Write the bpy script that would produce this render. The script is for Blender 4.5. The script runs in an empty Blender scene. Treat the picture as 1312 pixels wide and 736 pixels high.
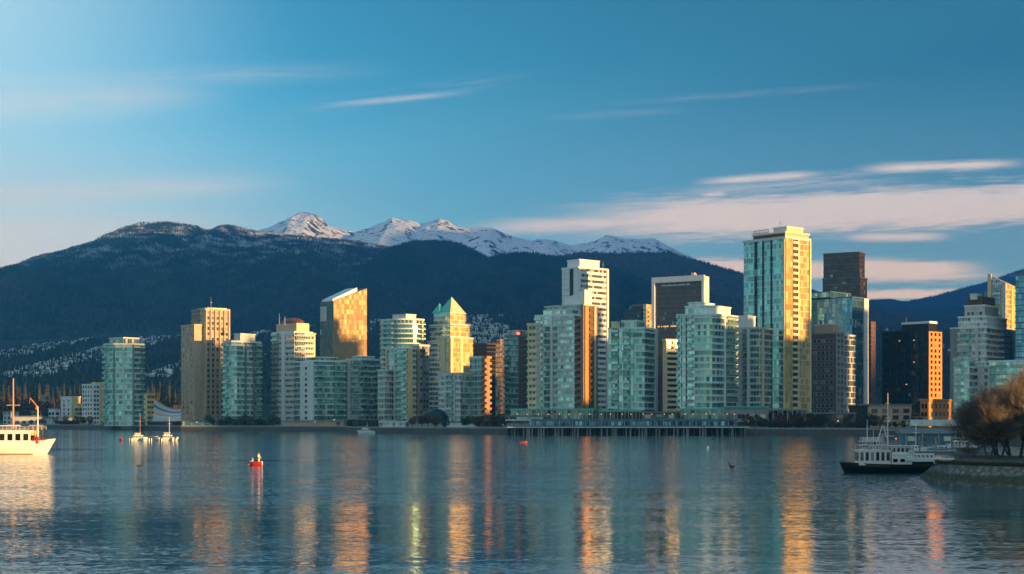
import bpy, math, random
import numpy as np
from mathutils import Vector, Matrix
random.seed(7); rng = np.random.default_rng(11)
R = math.radians; PI = math.pi
sc = bpy.context.scene
col = sc.collection
FPX, PXC, HOR, CAMZ = 2000.0, 656.0, 537.0, 6.5      # focal length in photo pixels, centre column, horizon row, eye height

# ------------------------------------------------------------------ camera, sun, sky, exposure
cam = bpy.data.cameras.new('camera'); cam_o = bpy.data.objects.new('camera', cam); col.objects.link(cam_o)
cam_o.location = (0, 0, CAMZ); cam_o.rotation_euler = (R(90), 0, 0)
cam.sensor_width = 36; cam.lens = FPX / 1312 * 36; cam.shift_y = (HOR - 368) / 1312
cam.clip_start = 0.5; cam.clip_end = 60000
sc.camera = cam_o
SUN_AZ, SUN_EL = 55.0, 5.0                            # degrees right of straight behind the camera, height
sx, sy = math.sin(R(SUN_AZ)), -math.cos(R(SUN_AZ))
SUND = Vector((sx * math.cos(R(SUN_EL)), sy * math.cos(R(SUN_EL)), math.sin(R(SUN_EL))))
sun = bpy.data.lights.new('sun', 'SUN'); sun_o = bpy.data.objects.new('sun', sun); col.objects.link(sun_o)
sun.energy = 5.0; sun.angle = R(0.5); sun.color = (1.0, 0.56, 0.19)
sun_o.rotation_euler = SUND.to_track_quat('Z', 'Y').to_euler()
sc.view_settings.view_transform = 'Standard'; sc.view_settings.look = 'None'
sc.view_settings.exposure = 1.4; sc.view_settings.gamma = 1; sc.view_settings.use_curve_mapping = False
sc.render.engine = 'CYCLES'
sc.cycles.use_denoising = True
sc.cycles.max_bounces = 6; sc.cycles.glossy_bounces = 4; sc.cycles.diffuse_bounces = 2; sc.cycles.volume_bounces = 1
sc.cycles.transmission_bounces = 2; sc.cycles.caustics_reflective = False; sc.cycles.caustics_refractive = False
sc.cycles.sample_clamp_indirect = 6

class NT:
    """small node tree writer"""
    def __init__(s, tree): s.t = tree; tree.nodes.clear()
    def n(s, typ, **kw):
        nd = s.t.nodes.new(typ)
        for k, v in kw.items():
            if k.startswith('i_'): nd.inputs[k[2:]].default_value = v
            else: setattr(nd, k, v)
        return nd
    def l(s, a, b): s.t.links.new(a, b)
    def inp(s, sock, v):
        if hasattr(v, 'is_output'): s.l(v, sock)
        elif v is not None: sock.default_value = v
    def m(s, op, a, b=None, c=None, clamp=False):
        nd = s.t.nodes.new('ShaderNodeMath'); nd.operation = op; nd.use_clamp = clamp
        s.inp(nd.inputs[0], a); s.inp(nd.inputs[1], b); s.inp(nd.inputs[2], c)
        return nd.outputs[0]
    def vm(s, op, a, b=None):
        nd = s.t.nodes.new('ShaderNodeVectorMath'); nd.operation = op
        s.inp(nd.inputs[0], a); s.inp(nd.inputs[1], b)
        return nd.outputs['Value'] if op in ('LENGTH', 'DOT_PRODUCT') else nd.outputs[0]
    def xyz(s, x, y, z):
        nd = s.t.nodes.new('ShaderNodeCombineXYZ')
        for i, v in enumerate((x, y, z)): s.inp(nd.inputs[i], v)
        return nd.outputs[0]
    def sep(s, v):
        nd = s.t.nodes.new('ShaderNodeSeparateXYZ'); s.l(v, nd.inputs[0]); return nd.outputs
    def mix(s, f, a, b, blend='MIX'):
        nd = s.t.nodes.new('ShaderNodeMix'); nd.data_type = 'RGBA'; nd.blend_type = blend
        s.inp(nd.inputs[0], f); s.inp(nd.inputs[6], c4(a)); s.inp(nd.inputs[7], c4(b))
        return nd.outputs[2]
    def ramp(s, f, lo, hi, a=0.0, b=1.0, smooth=True):
        nd = s.t.nodes.new('ShaderNodeMapRange'); nd.interpolation_type = 'SMOOTHSTEP' if smooth else 'LINEAR'
        s.inp(nd.inputs[0], f)
        for i, v in ((1, lo), (2, hi), (3, a), (4, b)): s.inp(nd.inputs[i], v)
        return nd.outputs[0]
    def noise(s, vec, scale, detail=3, rough=0.55, dist=0.0):
        nd = s.t.nodes.new('ShaderNodeTexNoise'); s.inp(nd.inputs['Vector'], vec)
        nd.inputs['Scale'].default_value = scale; nd.inputs['Detail'].default_value = detail
        nd.inputs['Roughness'].default_value = rough; nd.inputs['Distortion'].default_value = dist
        return nd.outputs
    def white(s, vec):
        nd = s.t.nodes.new('ShaderNodeTexWhiteNoise'); s.inp(nd.inputs['Vector'], vec); return nd.outputs
def c4(c):
    if hasattr(c, 'is_output') or c is None: return c
    return tuple(c) + (1.0,) if len(c) == 3 else tuple(c)

world = bpy.data.worlds.new('World'); sc.world = world; world.use_nodes = True
w = NT(world.node_tree)
sky = w.n('ShaderNodeTexSky', sky_type='NISHITA', sun_disc=False)
sky.sun_elevation = R(SUN_EL); sky.sun_rotation = R(180 - SUN_AZ); sky.altitude = 0
sky.air_density = 1.0; sky.dust_density = 0.6; sky.ozone_density = 2.5
d = w.n('ShaderNodeTexCoord').outputs['Generated']
dx, dy, dz = w.sep(d)
yy = w.m('MAXIMUM', dy, 0.08)
U = w.m('MULTIPLY_ADD', w.m('DIVIDE', dx, yy), FPX, PXC)          # azimuth of the cloud bands, in milliradian-like units
V = w.m('SUBTRACT', HOR, w.m('MULTIPLY', w.m('DIVIDE', dz, yy), FPX))
el = w.m('ARCSINE', dz)
hsv = w.n('ShaderNodeHueSaturation'); w.l(sky.outputs[0], hsv.inputs['Color'])
hsv.inputs['Saturation'].default_value = 1.12
base = w.mix(1.0, hsv.outputs[0], (0.44, 1.03, 1.14), 'MULTIPLY')
# the west (left) is paler and brighter, the east deeper blue
left = w.ramp(U, -500, 1250, 1.0, 0.0, smooth=False)
front = w.ramp(dy, -0.1, 0.5)
gain = w.m('ADD', w.m('MULTIPLY', w.m('MULTIPLY', left, left), w.m('MULTIPLY', front, 2.1)), 0.66)
gain = w.m('MULTIPLY', gain, w.ramp(el, 0.10, 0.32, 1.12, 0.72))
base = w.vm('SCALE', base); base.node.inputs['Scale'].default_value = 1; w.l(gain, base.node.inputs['Scale'])
base = w.mix(w.m('MULTIPLY', w.m('MULTIPLY', w.ramp(U, 420, -160), front), 0.75), base, (4.1, 5.1, 4.9))
base = w.mix(w.m('MULTIPLY', w.m('MULTIPLY', w.ramp(V, 60, 420), front), 0.36), base, (3.7, 4.9, 4.9))
glow = w.m('MULTIPLY', w.m('MULTIPLY', w.ramp(V, 130, 360), w.ramp(U, 620, -80)), front)
base = w.mix(w.m('MULTIPLY', glow, 0.95), base, (6.4, 5.35, 4.0))
# cirrus: soft streaky bands
def band(x0, x1, yc0, yc1, half, soft=60, gainv=1.0, nlo=0.35, nhi=0.6, nscale=1.0):
    """streak centred on the line from (x0,yc0) to (x1,yc1)"""
    k = (yc1 - yc0) / (x1 - x0)
    ln = w.m('MULTIPLY_ADD', w.m('SUBTRACT', U, x0), k, yc0)
    off = w.m('ABSOLUTE', w.m('SUBTRACT', V, ln))
    v = w.xyz(w.m('MULTIPLY', U, 0.007 * nscale), w.m('MULTIPLY', w.m('SUBTRACT', V, w.m('MULTIPLY', U, k)), 0.085 * nscale), x0 * 0.13)
    nz = w.m('MULTIPLY_ADD', w.noise(v, 1.0, 6, 0.65, 0.8)[0], 0.6, w.m('MULTIPLY', w.noise(w.vm('MULTIPLY', v, (3.5, 4.5, 1)), 1.0, 4, 0.6, 0.5)[0], 0.4))
    a = w.m('MULTIPLY', w.ramp(w.m('MULTIPLY_ADD', w.m('SUBTRACT', nz, 0.5), half * 3.0, off), half * 1.5, half * -0.1), w.ramp(nz, nlo, nhi))
    a = w.m('MULTIPLY', a, w.m('MULTIPLY', w.ramp(U, x0 - soft, x0 + soft), w.ramp(U, x1 + soft, x1 - soft)))
    return w.m('MULTIPLY', a, gainv)
bands = [(800, 1500, 283, 252, 27, 150, 1.6, .05, .5), (640, 1000, 292, 276, 12, 80, 1.2, .2, .6), (1120, 1290, 217, 210, 7, 40, 1.3, .2, .6), (910, 1040, 233, 224, 6, 35, 1.2, .2, .6),
         (880, 1140, 249, 225, 12, 60, .6), (900, 930, 250, 249, 4, 12, 1.0, .1, .4), (1090, 1205, 304, 303, 6, 30, 1.0, .15, .5), (890, 1230, 343, 347, 13, 60, 1.7, .05, .4),
         (1090, 1260, 357, 353, 6, 50, 1.0, .1, .5), (1060, 1240, 380, 377, 7, 50, 1.6, .1, .45), (425, 575, 135, 121, 4.5, 60, .75, .3, .7), (380, 640, 142, 105, 12, 70, .28, .4, .7),
         (-60, 320, 252, 236, 16, 90, .6, .25, .6), (-100, 230, 140, 122, 28, 90, .5, .25, .65), (-60, 420, 108, 92, 14, 120, .3, .3, .7), (140, 240, 238, 233, 6, 40, .55, .2, .6), (820, 1080, 130, 112, 5, 80, .2, .35, .7),
         (-100, 260, 300, 290, 20, 100, .5, .2, .7), (730, 860, 150, 142, 6, 60, .12)]
cl = None
for b in bands:
    a = band(*b); cl = a if cl is None else w.m('MAXIMUM', cl, a)
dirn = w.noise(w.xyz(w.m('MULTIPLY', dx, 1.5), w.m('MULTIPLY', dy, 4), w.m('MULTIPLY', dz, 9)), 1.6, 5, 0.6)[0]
back = w.m('MULTIPLY', w.m('MULTIPLY', w.ramp(dirn, 0.36, 0.62), w.ramp(dy, 0.1, -0.2)), 0.62)   # bright cloud added in the unseen rear sky to fill the shaded facades
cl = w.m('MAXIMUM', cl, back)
ccol = w.mix(w.ramp(V, 200, 385), (6.6, 5.15, 3.95), (7.0, 4.65, 3.0))
ccol = w.mix(w.ramp(dy, 0.1, -0.2), ccol, (6.0, 6.9, 6.9))          # pale colour of the fill cloud added behind the viewer
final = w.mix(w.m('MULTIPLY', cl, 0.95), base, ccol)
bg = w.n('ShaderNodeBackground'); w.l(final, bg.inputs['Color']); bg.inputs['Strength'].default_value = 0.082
w.l(bg.outputs[0], w.n('ShaderNodeOutputWorld').inputs['Surface'])

# ------------------------------------------------------------------ materials
MAT = {}
def mat(name):
    m = bpy.data.materials.new(name); m.use_nodes = True; MAT[name] = m
    return m, NT(m.node_tree)
def finish(t, bsdf): t.l(bsdf.outputs[0], t.n('ShaderNodeOutputMaterial').inputs['Surface'])
def plain(name, c, rough=0.7, metal=0.0, vary=0.25, scale=0.6, spec=0.3):
    """painted, cast or metal surface: mottled, streaked downward, a little different on every piece"""
    m, t = mat(name)
    geo = t.n('ShaderNodeNewGeometry'); pos = geo.outputs['Position']
    n1 = t.noise(pos, scale, 5, 0.6)[0]
    n2 = t.noise(t.vm('MULTIPLY', pos, (1.6, 1.6, 0.12)), scale * 1.2, 4, 0.6)[0]
    rnd = t.n('ShaderNodeObjectInfo').outputs['Random']
    f = t.m('ADD', t.m('ADD', t.m('MULTIPLY', n1, 0.5), t.m('MULTIPLY', n2, 0.4)), t.m('MULTIPLY', rnd, 0.1))
    lo = tuple(x * (1 - vary) for x in c); hi = tuple(min(0.9, x * (1 + vary)) for x in c)
    b = t.n('ShaderNodeBsdfPrincipled', i_Roughness=rough, i_Metallic=metal)
    b.inputs['Specular IOR Level'].default_value = spec
    t.l(t.mix(t.ramp(f, 0.3, 0.7), lo, hi), b.inputs['Base Color']); finish(t, b); return m
def pane_variation(t, tint, blind, cell, metal, rough, tilt, pblind=0.3, dark=0.35):
    """coated glass: every pane reflects a little differently, some have pale blinds"""
    wn = t.white(cell); r = wn[0]; r3 = t.sep(wn[1])
    isb = t.m('MULTIPLY', t.ramp(r, 1 - pblind, 1 - pblind + 0.06), 0.8)
    colr = t.mix(t.m('POWER', r3[0], 0.8), tint, tuple(x * dark for x in tint))
    c = t.mix(isb, colr, blind)
    b = t.n('ShaderNodeBsdfPrincipled')
    t.l(c, b.inputs['Base Color'])
    t.l(t.m('MULTIPLY', t.m('SUBTRACT', 1.0, t.m('MULTIPLY', isb, 0.75)), metal), b.inputs['Metallic'])
    t.l(t.m('MULTIPLY_ADD', r3[1], rough, 0.04), b.inputs['Roughness'])
    nrm = t.n('ShaderNodeNewGeometry').outputs['Normal']
    off = t.vm('SCALE', t.vm('SUBTRACT', wn[1], (0.5, 0.5, 0.5))); off.node.inputs['Scale'].default_value = tilt
    t.l(t.vm('NORMALIZE', t.vm('ADD', nrm, off)), b.inputs['Normal'])
    return b, c
def grid_glass(name, tint, frame, pw=1.5, fh=3.0, blind=(.5, .5, .46), spand=0.0, scol=(.3, .3, .3), metal=0.8, rough=0.12, tilt=0.07, fw=0.09, pblind=0.2, dark=0.35):
    """curtain wall: UVs are metres along the face and metres up"""
    m, t = mat(name)
    uv = t.n('ShaderNodeUVMap').outputs[0]; u, v, _ = t.sep(uv)
    uu = t.m('DIVIDE', u, pw); vv = t.m('DIVIDE', v, fh)
    rnd = t.n('ShaderNodeObjectInfo').outputs['Random']
    cell = t.xyz(t.m('FLOOR', uu), t.m('FLOOR', vv), t.m('MULTIPLY', rnd, 97))
    b, c = pane_variation(t, tint, blind, cell, metal, rough, tilt, pblind, dark)
    fu = t.m('FRACT', uu); fv = t.m('FRACT', vv)
    fr = t.m('MAXIMUM', t.m('LESS_THAN', fu, fw), t.m('LESS_THAN', fv, fw * pw / fh * 1.4))
    if spand > 0:
        sp = t.m('LESS_THAN', fv, spand)
        c = t.mix(sp, c, scol)
    c2 = t.mix(fr, c, frame); t.l(c2, b.inputs['Base Color'])
    keep = t.m('SUBTRACT', 1.0, fr)
    if spand > 0: keep = t.m('MULTIPLY', keep, t.m('SUBTRACT', 1.0, t.m('MULTIPLY', sp, 0.6)))
    old = b.inputs['Metallic'].links[0].from_socket
    t.l(t.m('MULTIPLY', old, keep), b.inputs['Metallic'])
    finish(t, b); return m
def window_glass(name, tint, metal=0.6, blind=(.45, .43, .38), pblind=0.25, tilt=0.06, rough=0.1):
    m, t = mat(name)
    rnd = t.n('ShaderNodeObjectInfo').outputs['Random']; isl = t.n('ShaderNodeNewGeometry').outputs['Random Per Island']
    cell = t.xyz(t.m('MULTIPLY', rnd, 913), t.m('MULTIPLY', isl, 517), 3.1)
    b, c = pane_variation(t, tint, blind, cell, metal, rough, tilt, pblind); finish(t, b); return m
def emis(name, c, s):
    m, t = mat(name); e = t.n('ShaderNodeEmission', i_Color=c4(c), i_Strength=s)
    t.l(e.outputs[0], t.n('ShaderNodeOutputMaterial').inputs['Surface']); return m

plain('beige_concrete', (.52, .38, .25)); plain('grey_concrete', (.30, .29, .28)); plain('pale_concrete', (.55, .54, .51)); plain('white_paint', (.74, .73, .70), .5, vary=.1)
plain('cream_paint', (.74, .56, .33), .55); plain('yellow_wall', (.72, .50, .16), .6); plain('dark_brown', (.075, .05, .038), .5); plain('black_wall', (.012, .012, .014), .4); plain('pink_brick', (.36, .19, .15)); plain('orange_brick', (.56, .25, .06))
plain('brown_brick', (.17, .09, .065)); plain('slab_grey', (.60, .62, .60), .6, vary=.15); plain('slab_mint', (.66, .75, .71), .5, vary=.15); plain('slab_dark', (.16, .18, .17), .6); plain('dark_metal', (.04, .045, .05), .45, .5)
plain('roof_grey', (.22, .22, .23)); plain('green_copper', (.08, .48, .38), .5, vary=.2); plain('dome_brown', (.14, .055, .035), .5); plain('copper_panel', (.62, .22, .05), .4, .3); plain('steel', (.45, .47, .48), .35, .8)
plain('stone_wall', (.075, .072, .065), .9, vary=.6, scale=1.5); plain('timber_pile', (.26, .25, .23), .9, vary=.4); plain('deck_timber', (.13, .13, .128), .8, vary=.3)
plain('hull_white', (.82, .80, .76), .3, vary=.06, spec=.5); plain('hull_black', (.006, .006, .007), .3, spec=.5); plain('red_paint', (.42, .025, .02), .4, vary=.15); plain('blue_paint', (.06, .15, .24), .5); plain('trim_wood', (.22, .10, .05), .5)
plain('mast_wood', (.55, .33, .20), .5); plain('canvas_blue', (.12, .20, .34), .8); plain('canvas_white', (.72, .74, .76), .7, vary=.1); plain('bark', (.085, .06, .045), .95, vary=.4, scale=4); plain('twig', (.13, .105, .085), .95, vary=.4, scale=3)
plain('skin', (.50, .30, .22), .6, vary=.05); plain('hair', (.02, .014, .01), .7); plain('cloth_cream', (.70, .60, .42), .9, vary=.1); plain('cloth_pale_blue', (.42, .55, .66), .9, vary=.1); plain('cloth_dark', (.05, .06, .08), .9)
plain('orange_paint', (.62, .22, .05), .6); plain('buoy_red', (.40, .04, .035), .4); plain('gull_white', (.7, .7, .7), .8); plain('duck_dark', (.03, .028, .025), .8); plain('green_glass_dome', (.008, .04, .045), .25, .3)
grid_glass('glass_teal', (.27, .58, .51), (.34, .42, .40), tilt=.06, metal=.72, blind=(.62, .64, .60), pblind=.18, dark=.12, spand=.2, scol=(.50, .60, .57)); grid_glass('glass_mint', (.46, .76, .68), (.46, .58, .54), pblind=.14, tilt=.035, dark=.28, spand=.18, scol=(.62, .70, .67), blind=(.66, .68, .64)); grid_glass('glass_green', (.16, .38, .33), (.22, .28, .27), tilt=.06, metal=.7, dark=.12, spand=.18, scol=(.40, .47, .45))
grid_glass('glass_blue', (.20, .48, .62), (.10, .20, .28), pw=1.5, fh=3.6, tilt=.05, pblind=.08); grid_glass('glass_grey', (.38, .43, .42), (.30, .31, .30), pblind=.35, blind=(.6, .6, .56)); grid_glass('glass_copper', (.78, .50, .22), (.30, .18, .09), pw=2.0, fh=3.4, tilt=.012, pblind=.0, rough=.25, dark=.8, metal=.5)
grid_glass('glass_dark', (.05, .055, .06), (.02, .02, .022), pw=1.6, fh=3.4, pblind=.04); grid_glass('glass_sunlit', (.92, .64, .26), (.52, .35, .13), metal=.5, rough=.4, tilt=.06, pblind=.25, blind=(.86, .60, .25), dark=.5)  # gold pane and blind colours carry the low sun's glare on the glass
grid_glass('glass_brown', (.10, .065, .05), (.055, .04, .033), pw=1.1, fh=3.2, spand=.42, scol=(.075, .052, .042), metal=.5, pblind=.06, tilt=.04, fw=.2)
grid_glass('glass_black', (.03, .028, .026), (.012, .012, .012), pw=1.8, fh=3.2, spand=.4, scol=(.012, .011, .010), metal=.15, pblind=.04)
grid_glass('glass_pale', (.30, .38, .37), (.60, .61, .59), pw=1.6, fh=3.0, spand=.3, scol=(.62, .63, .61), pblind=.25, fw=.16)
window_glass('pane_dark', (.10, .11, .12)); window_glass('pane_teal', (.22, .45, .42)); window_glass('pane_brown', (.12, .08, .05), pblind=.1); window_glass('pane_black', (.03, .03, .03), pblind=.08); window_glass('railing_glass', (.40, .60, .55), .5, pblind=.0)
emis('lamp_amber', (1.0, .5, .16), .4); emis('lamp_red', (1.0, .06, .04), 2.5); emis('lamp_white', (1.0, .7, .4), .4)

def forest_mat(name, ca, cb, snow_lo=1e6, snow_hi=1e6 + 1, snow_amt=0.8, nscale=0.004, rock=None, rock_free=False, pscale=.064, plo=.40, phi=.50):
    m, t = mat(name)
    geo = t.n('ShaderNodeNewGeometry'); pos = geo.outputs['Position']; z = t.sep(pos)[2]
    isl = geo.outputs['Random Per Island']
    n1 = t.noise(t.vm('MULTIPLY', pos, (1.6, .5, .5)), nscale, 6, 0.7, .8)[0]; n2 = t.noise(pos, nscale * 9, 4, 0.7)[0]
    f = t.m('ADD', t.m('MULTIPLY', n1, 0.5), t.m('MULTIPLY', n2, 0.5))
    c = t.mix(t.ramp(f, 0.40, 0.60), ca, cb)
    c = t.mix(t.m('MULTIPLY', isl, 0.55), c, tuple(x * .35 for x in ca))
    if rock: c = t.mix(t.ramp(n2, 0.5, 0.56), c, rock)
    hgt = t.m('ADD', z, t.m('MULTIPLY', t.m('SUBTRACT', f, 0.5), 900))
    sn = t.m('MULTIPLY', t.ramp(hgt, snow_lo, snow_hi), snow_amt)
    pn = t.noise(t.vm('MULTIPLY', pos, (1, 1, .6)), pscale, 5, 0.7)[0]
    if rock_free: pn = t.m('MULTIPLY_ADD', t.sep(geo.outputs['True Normal'])[2], .55, t.m('SUBTRACT', pn, .42))
    sn = t.m('MULTIPLY', sn, t.ramp(pn, plo, phi))
    c = t.mix(sn, c, (.80, .82, .86))
    b = t.n('ShaderNodeBsdfPrincipled', i_Roughness=0.95); b.inputs['Specular IOR Level'].default_value = 0.1
    t.l(c, b.inputs['Base Color']); finish(t, b); return m
forest_mat('forest', (.008, .018, .014), (.052, .058, .038)); forest_mat('forest_snow', (.009, .019, .016), (.055, .060, .045), 410, 780, .74, pscale=.009, plo=.50, phi=.62)
forest_mat('peak_snow', (.05, .045, .045), (.10, .085, .08), 420, 600, 1.0, .003, rock_free=True, pscale=.016, plo=.47, phi=.52); forest_mat('forest_brown', (.045, .045, .03), (.10, .075, .05), 900, 1300, .7); forest_mat('forest_far', (.03, .04, .035), (.05, .055, .045), 760, 1050, .8)
forest_mat('town_green', (.016, .026, .018), (.045, .045, .03), nscale=.01)

def ground_mat():
    m, t = mat('ground'); pos = t.n('ShaderNodeNewGeometry').outputs['Position']
    f = t.noise(pos, .03, 6, .6)[0]; g = t.noise(pos, .6, 4, .6)[0]
    c = t.mix(t.ramp(f, .4, .6), (.06, .06, .055), (.05, .06, .03)); c = t.mix(t.m('MULTIPLY', g, .5), c, (.10, .095, .085))
    b = t.n('ShaderNodeBsdfPrincipled', i_Roughness=0.95); t.l(c, b.inputs['Base Color']); finish(t, b)
ground_mat()
def riprap_mat():
    """stacked stone; weed and algae grow on the courses the tide wets"""
    m, t = mat('riprap'); pos = t.n('ShaderNodeNewGeometry').outputs['Position']; z = t.sep(pos)[2]
    vo = t.n('ShaderNodeTexVoronoi', feature='F1'); t.l(pos, vo.inputs['Vector']); vo.inputs['Scale'].default_value = 1.6
    r = t.sep(vo.outputs['Color'])[0]; e = t.ramp(vo.outputs['Distance'], .25, .6, 1, .35)
    n = t.noise(pos, 2.5, 5, .7)[0]; n2 = t.noise(pos, .25, 4, .6)[0]
    stone = t.mix(t.m('MULTIPLY_ADD', r, .6, t.m('MULTIPLY', n, .4)), (.11, .12, .115), (.21, .22, .21))
    zz = t.m('ADD', z, t.m('MULTIPLY', t.m('SUBTRACT', n2, .5), .5))
    weed = t.m('MULTIPLY', t.ramp(zz, 1.3, 1.0), t.ramp(zz, .30, .45))
    c = t.mix(t.m('MULTIPLY', weed, .92), stone, t.mix(n, (.02, .045, .008), (.07, .10, .015)))
    c = t.mix(t.m('MULTIPLY', t.ramp(zz, .40, .25), .6), c, (.10, .10, .09))
    c = t.mix(e, (.03, .03, .03), c)
    b = t.n('ShaderNodeBsdfPrincipled', i_Roughness=0.9); t.l(c, b.inputs['Base Color'])
    bp = t.n('ShaderNodeBump', i_Strength=.7, i_Distance=.2); t.l(t.m('ADD', vo.outputs['Distance'], t.m('MULTIPLY', n, -.6)), bp.inputs['Height']); bp.invert = True
    t.l(bp.outputs[0], b.inputs['Normal']); finish(t, b)
riprap_mat()
def water_mat():
    m, t = mat('water'); pos = t.n('ShaderNodeNewGeometry').outputs['Position']; x, y, z = t.sep(pos)
    def slopes(scx, scy, detail, seed):
        v = t.xyz(t.m('MULTIPLY', x, scx), t.m('MULTIPLY', y, scy), seed)
        nz = t.noise(v, 1.0, detail, .6, .3)[1]
        return t.vm('SUBTRACT', nz, (.5, .5, .5))
    chop = slopes(2.2, 5.0, 3, 1.0); rip = slopes(.16, .9, 3, 7.0); swell = slopes(.012, .05, 2, 13.0)
    # wind patches: ruffled far out and in long streaks, calm near the viewer and to the right
    pn = t.noise(t.xyz(t.m('MULTIPLY', x, .004), t.m('MULTIPLY', y, .016), 2.0), 1.0, 4, .55, .4)[0]
    calm_edge = t.m('ADD', y, t.m('MULTIPLY', t.m('SUBTRACT', pn, .5), 110))
    ruff = t.ramp(calm_edge, 88, 158)
    ruff = t.m('MULTIPLY', ruff, t.ramp(calm_edge, 480, 190, .75, 1.0))
    st = t.noise(t.xyz(t.m('MULTIPLY', x, .003), t.m('MULTIPLY', y, .035), 5.0), 1.0, 3, .5)[0]
    ruff = t.m('MULTIPLY', ruff, t.ramp(st, .36, .5, .45, 1.0))
    patch = t.ramp(t.noise(t.xyz(t.m('MULTIPLY', x, .035), t.m('MULTIPLY', y, .11), 9.0), 1.0, 4, .6, .6)[0], .36, .64, .45, 1.15)
    amp = t.m('MULTIPLY', t.m('MULTIPLY_ADD', ruff, .72, .22), patch)
    def sc_(v, a):
        o = t.vm('SCALE', v); t.inp(o.node.inputs['Scale'], a); return o
    s = t.vm('ADD', t.vm('ADD', sc_(chop, amp), sc_(rip, t.m('MULTIPLY_ADD', ruff, .06, .065))), sc_(swell, .03))
    nrm = t.vm('NORMALIZE', t.vm('ADD', t.vm('MULTIPLY', s, (.8, 1, 0)), (0, 0, 1)))
    b = t.n('ShaderNodeBsdfPrincipled', i_Roughness=.06, i_IOR=1.333)
    b.inputs['Base Color'].default_value = (.022, .105, .135, 1); t.l(nrm, b.inputs['Normal']); finish(t, b)
water_mat()

# ------------------------------------------------------------------ mesh helpers
class MB:
    """collects shapes (with UVs in metres) and links them as ONE mesh object"""
    def __init__(s): s.v = []; s.f = []; s.mi = []; s.uv = []; s.sm = []
    def face(s, pts, m=0, uv=None, smooth=False):
        i = len(s.v); s.v += [tuple(p) for p in pts]; s.f.append(tuple(range(i, i + len(pts)))); s.mi.append(m); s.sm.append(smooth)
        s.uv += uv if uv else [(p[0] + p[1], p[2]) for p in pts]
    def prism(s, poly, z0, z1, m=0, top=None, side=None):
        """vertical walls over a counter-clockwise outline; side lists a material per wall; z1 may be a list"""
        n = len(poly); zt = z1 if isinstance(z1, (list, tuple)) else [z1] * n; top = m if top is None else top
        for i in range(n):
            a, b = poly[i], poly[(i + 1) % n]; L = math.hypot(b[0] - a[0], b[1] - a[1])
            s.face([(*a, z0), (*b, z0), (*b, zt[(i + 1) % n]), (*a, zt[i])], side[i] if side else m, [(0, 0), (L, 0), (L, zt[(i + 1) % n] - z0), (0, zt[i] - z0)])
        s.face([(*p, zt[i]) for i, p in enumerate(poly)], top)
        s.face([(*p, z0) for p in reversed(poly)], top)
    def box(s, x0, x1, y0, y1, z0, z1, m=0): s.prism([(x0, y0), (x1, y0), (x1, y1), (x0, y1)], z0, z1, m)
    def tube(s, a, b, r0, r1=None, n=6, m=0):
        r1 = r0 if r1 is None else r1; a, b = Vector(a), Vector(b); dv = (b - a)
        if dv.length < 1e-6: return
        dv.normalize(); e = dv.orthogonal().normalized(); g = dv.cross(e)
        c = [(math.cos(2 * PI * k / n), math.sin(2 * PI * k / n)) for k in range(n)]
        A = [a + (e * x + g * y) * r0 for x, y in c]; B = [b + (e * x + g * y) * r1 for x, y in c]
        for k in range(n): s.face([A[k], A[(k + 1) % n], B[(k + 1) % n], B[k]], m, smooth=True)
        if n > 3: s.face(list(reversed(A)), m); s.face(B, m)
    def lathe(s, cx, cy, prof, n=16, m=0, sx=1, sy=1):
        for (r0, z0), (r1, z1) in zip(prof, prof[1:]):
            for k in range(n):
                a, b = 2 * PI * k / n, 2 * PI * (k + 1) / n
                p = [(cx + sx * r0 * math.cos(a), cy + sy * r0 * math.sin(a), z0), (cx + sx * r0 * math.cos(b), cy + sy * r0 * math.sin(b), z0),
                     (cx + sx * r1 * math.cos(b), cy + sy * r1 * math.sin(b), z1), (cx + sx * r1 * math.cos(a), cy + sy * r1 * math.sin(a), z1)]
                if r1 < 1e-6: p = p[:3]
                elif r0 < 1e-6: p = [p[0], p[2], p[3]]
                s.face(p, m, smooth=True)
    def mesh(s, name, mats):
        me = bpy.data.meshes.new(name); me.from_pydata(s.v, [], s.f)
        for k in mats: me.materials.append(MAT[k])
        me.polygons.foreach_set('material_index', s.mi); me.polygons.foreach_set('use_smooth', s.sm)
        uvl = me.uv_layers.new(name='UVMap'); uvl.data.foreach_set('uv', [c for p in s.uv for c in p]); me.update()
        return me
    def build(s, name, mats, parent=None, loc=(0, 0, 0), rz=0):
        return put(name, s.mesh(name, mats), parent, loc, rz)
def put(name, me, parent=None, loc=(0, 0, 0), rz=0):
    o = bpy.data.objects.new(name, me); col.objects.link(o); o.location = loc; o.rotation_euler = (0, 0, rz)
    if parent: o.parent = parent
    return o
def tag(o, label=None, cat=None, group=None, kind=None):
    if label: o['label'] = label
    if cat: o['category'] = cat
    if group: o['group'] = group
    if kind: o['kind'] = kind
    return o
def thing(name, label, cat, loc=(0, 0, 0), rz=0, group=None):
    o = bpy.data.objects.new(name, None); col.objects.link(o); o.location = loc; o.rotation_euler = (0, 0, rz); o.empty_display_size = 1
    return tag(o, label, cat, group)
def copy_tree(o, parent=None):
    c = o.copy(); col.objects.link(c); c.parent = parent
    for ch in list(o.children): copy_tree(ch, c)
    return c
def wx(px, D): return (px - PXC) / FPX * D
def wz(py, D): return CAMZ + (HOR - py) / FPX * D
LAND = 2.4

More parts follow.
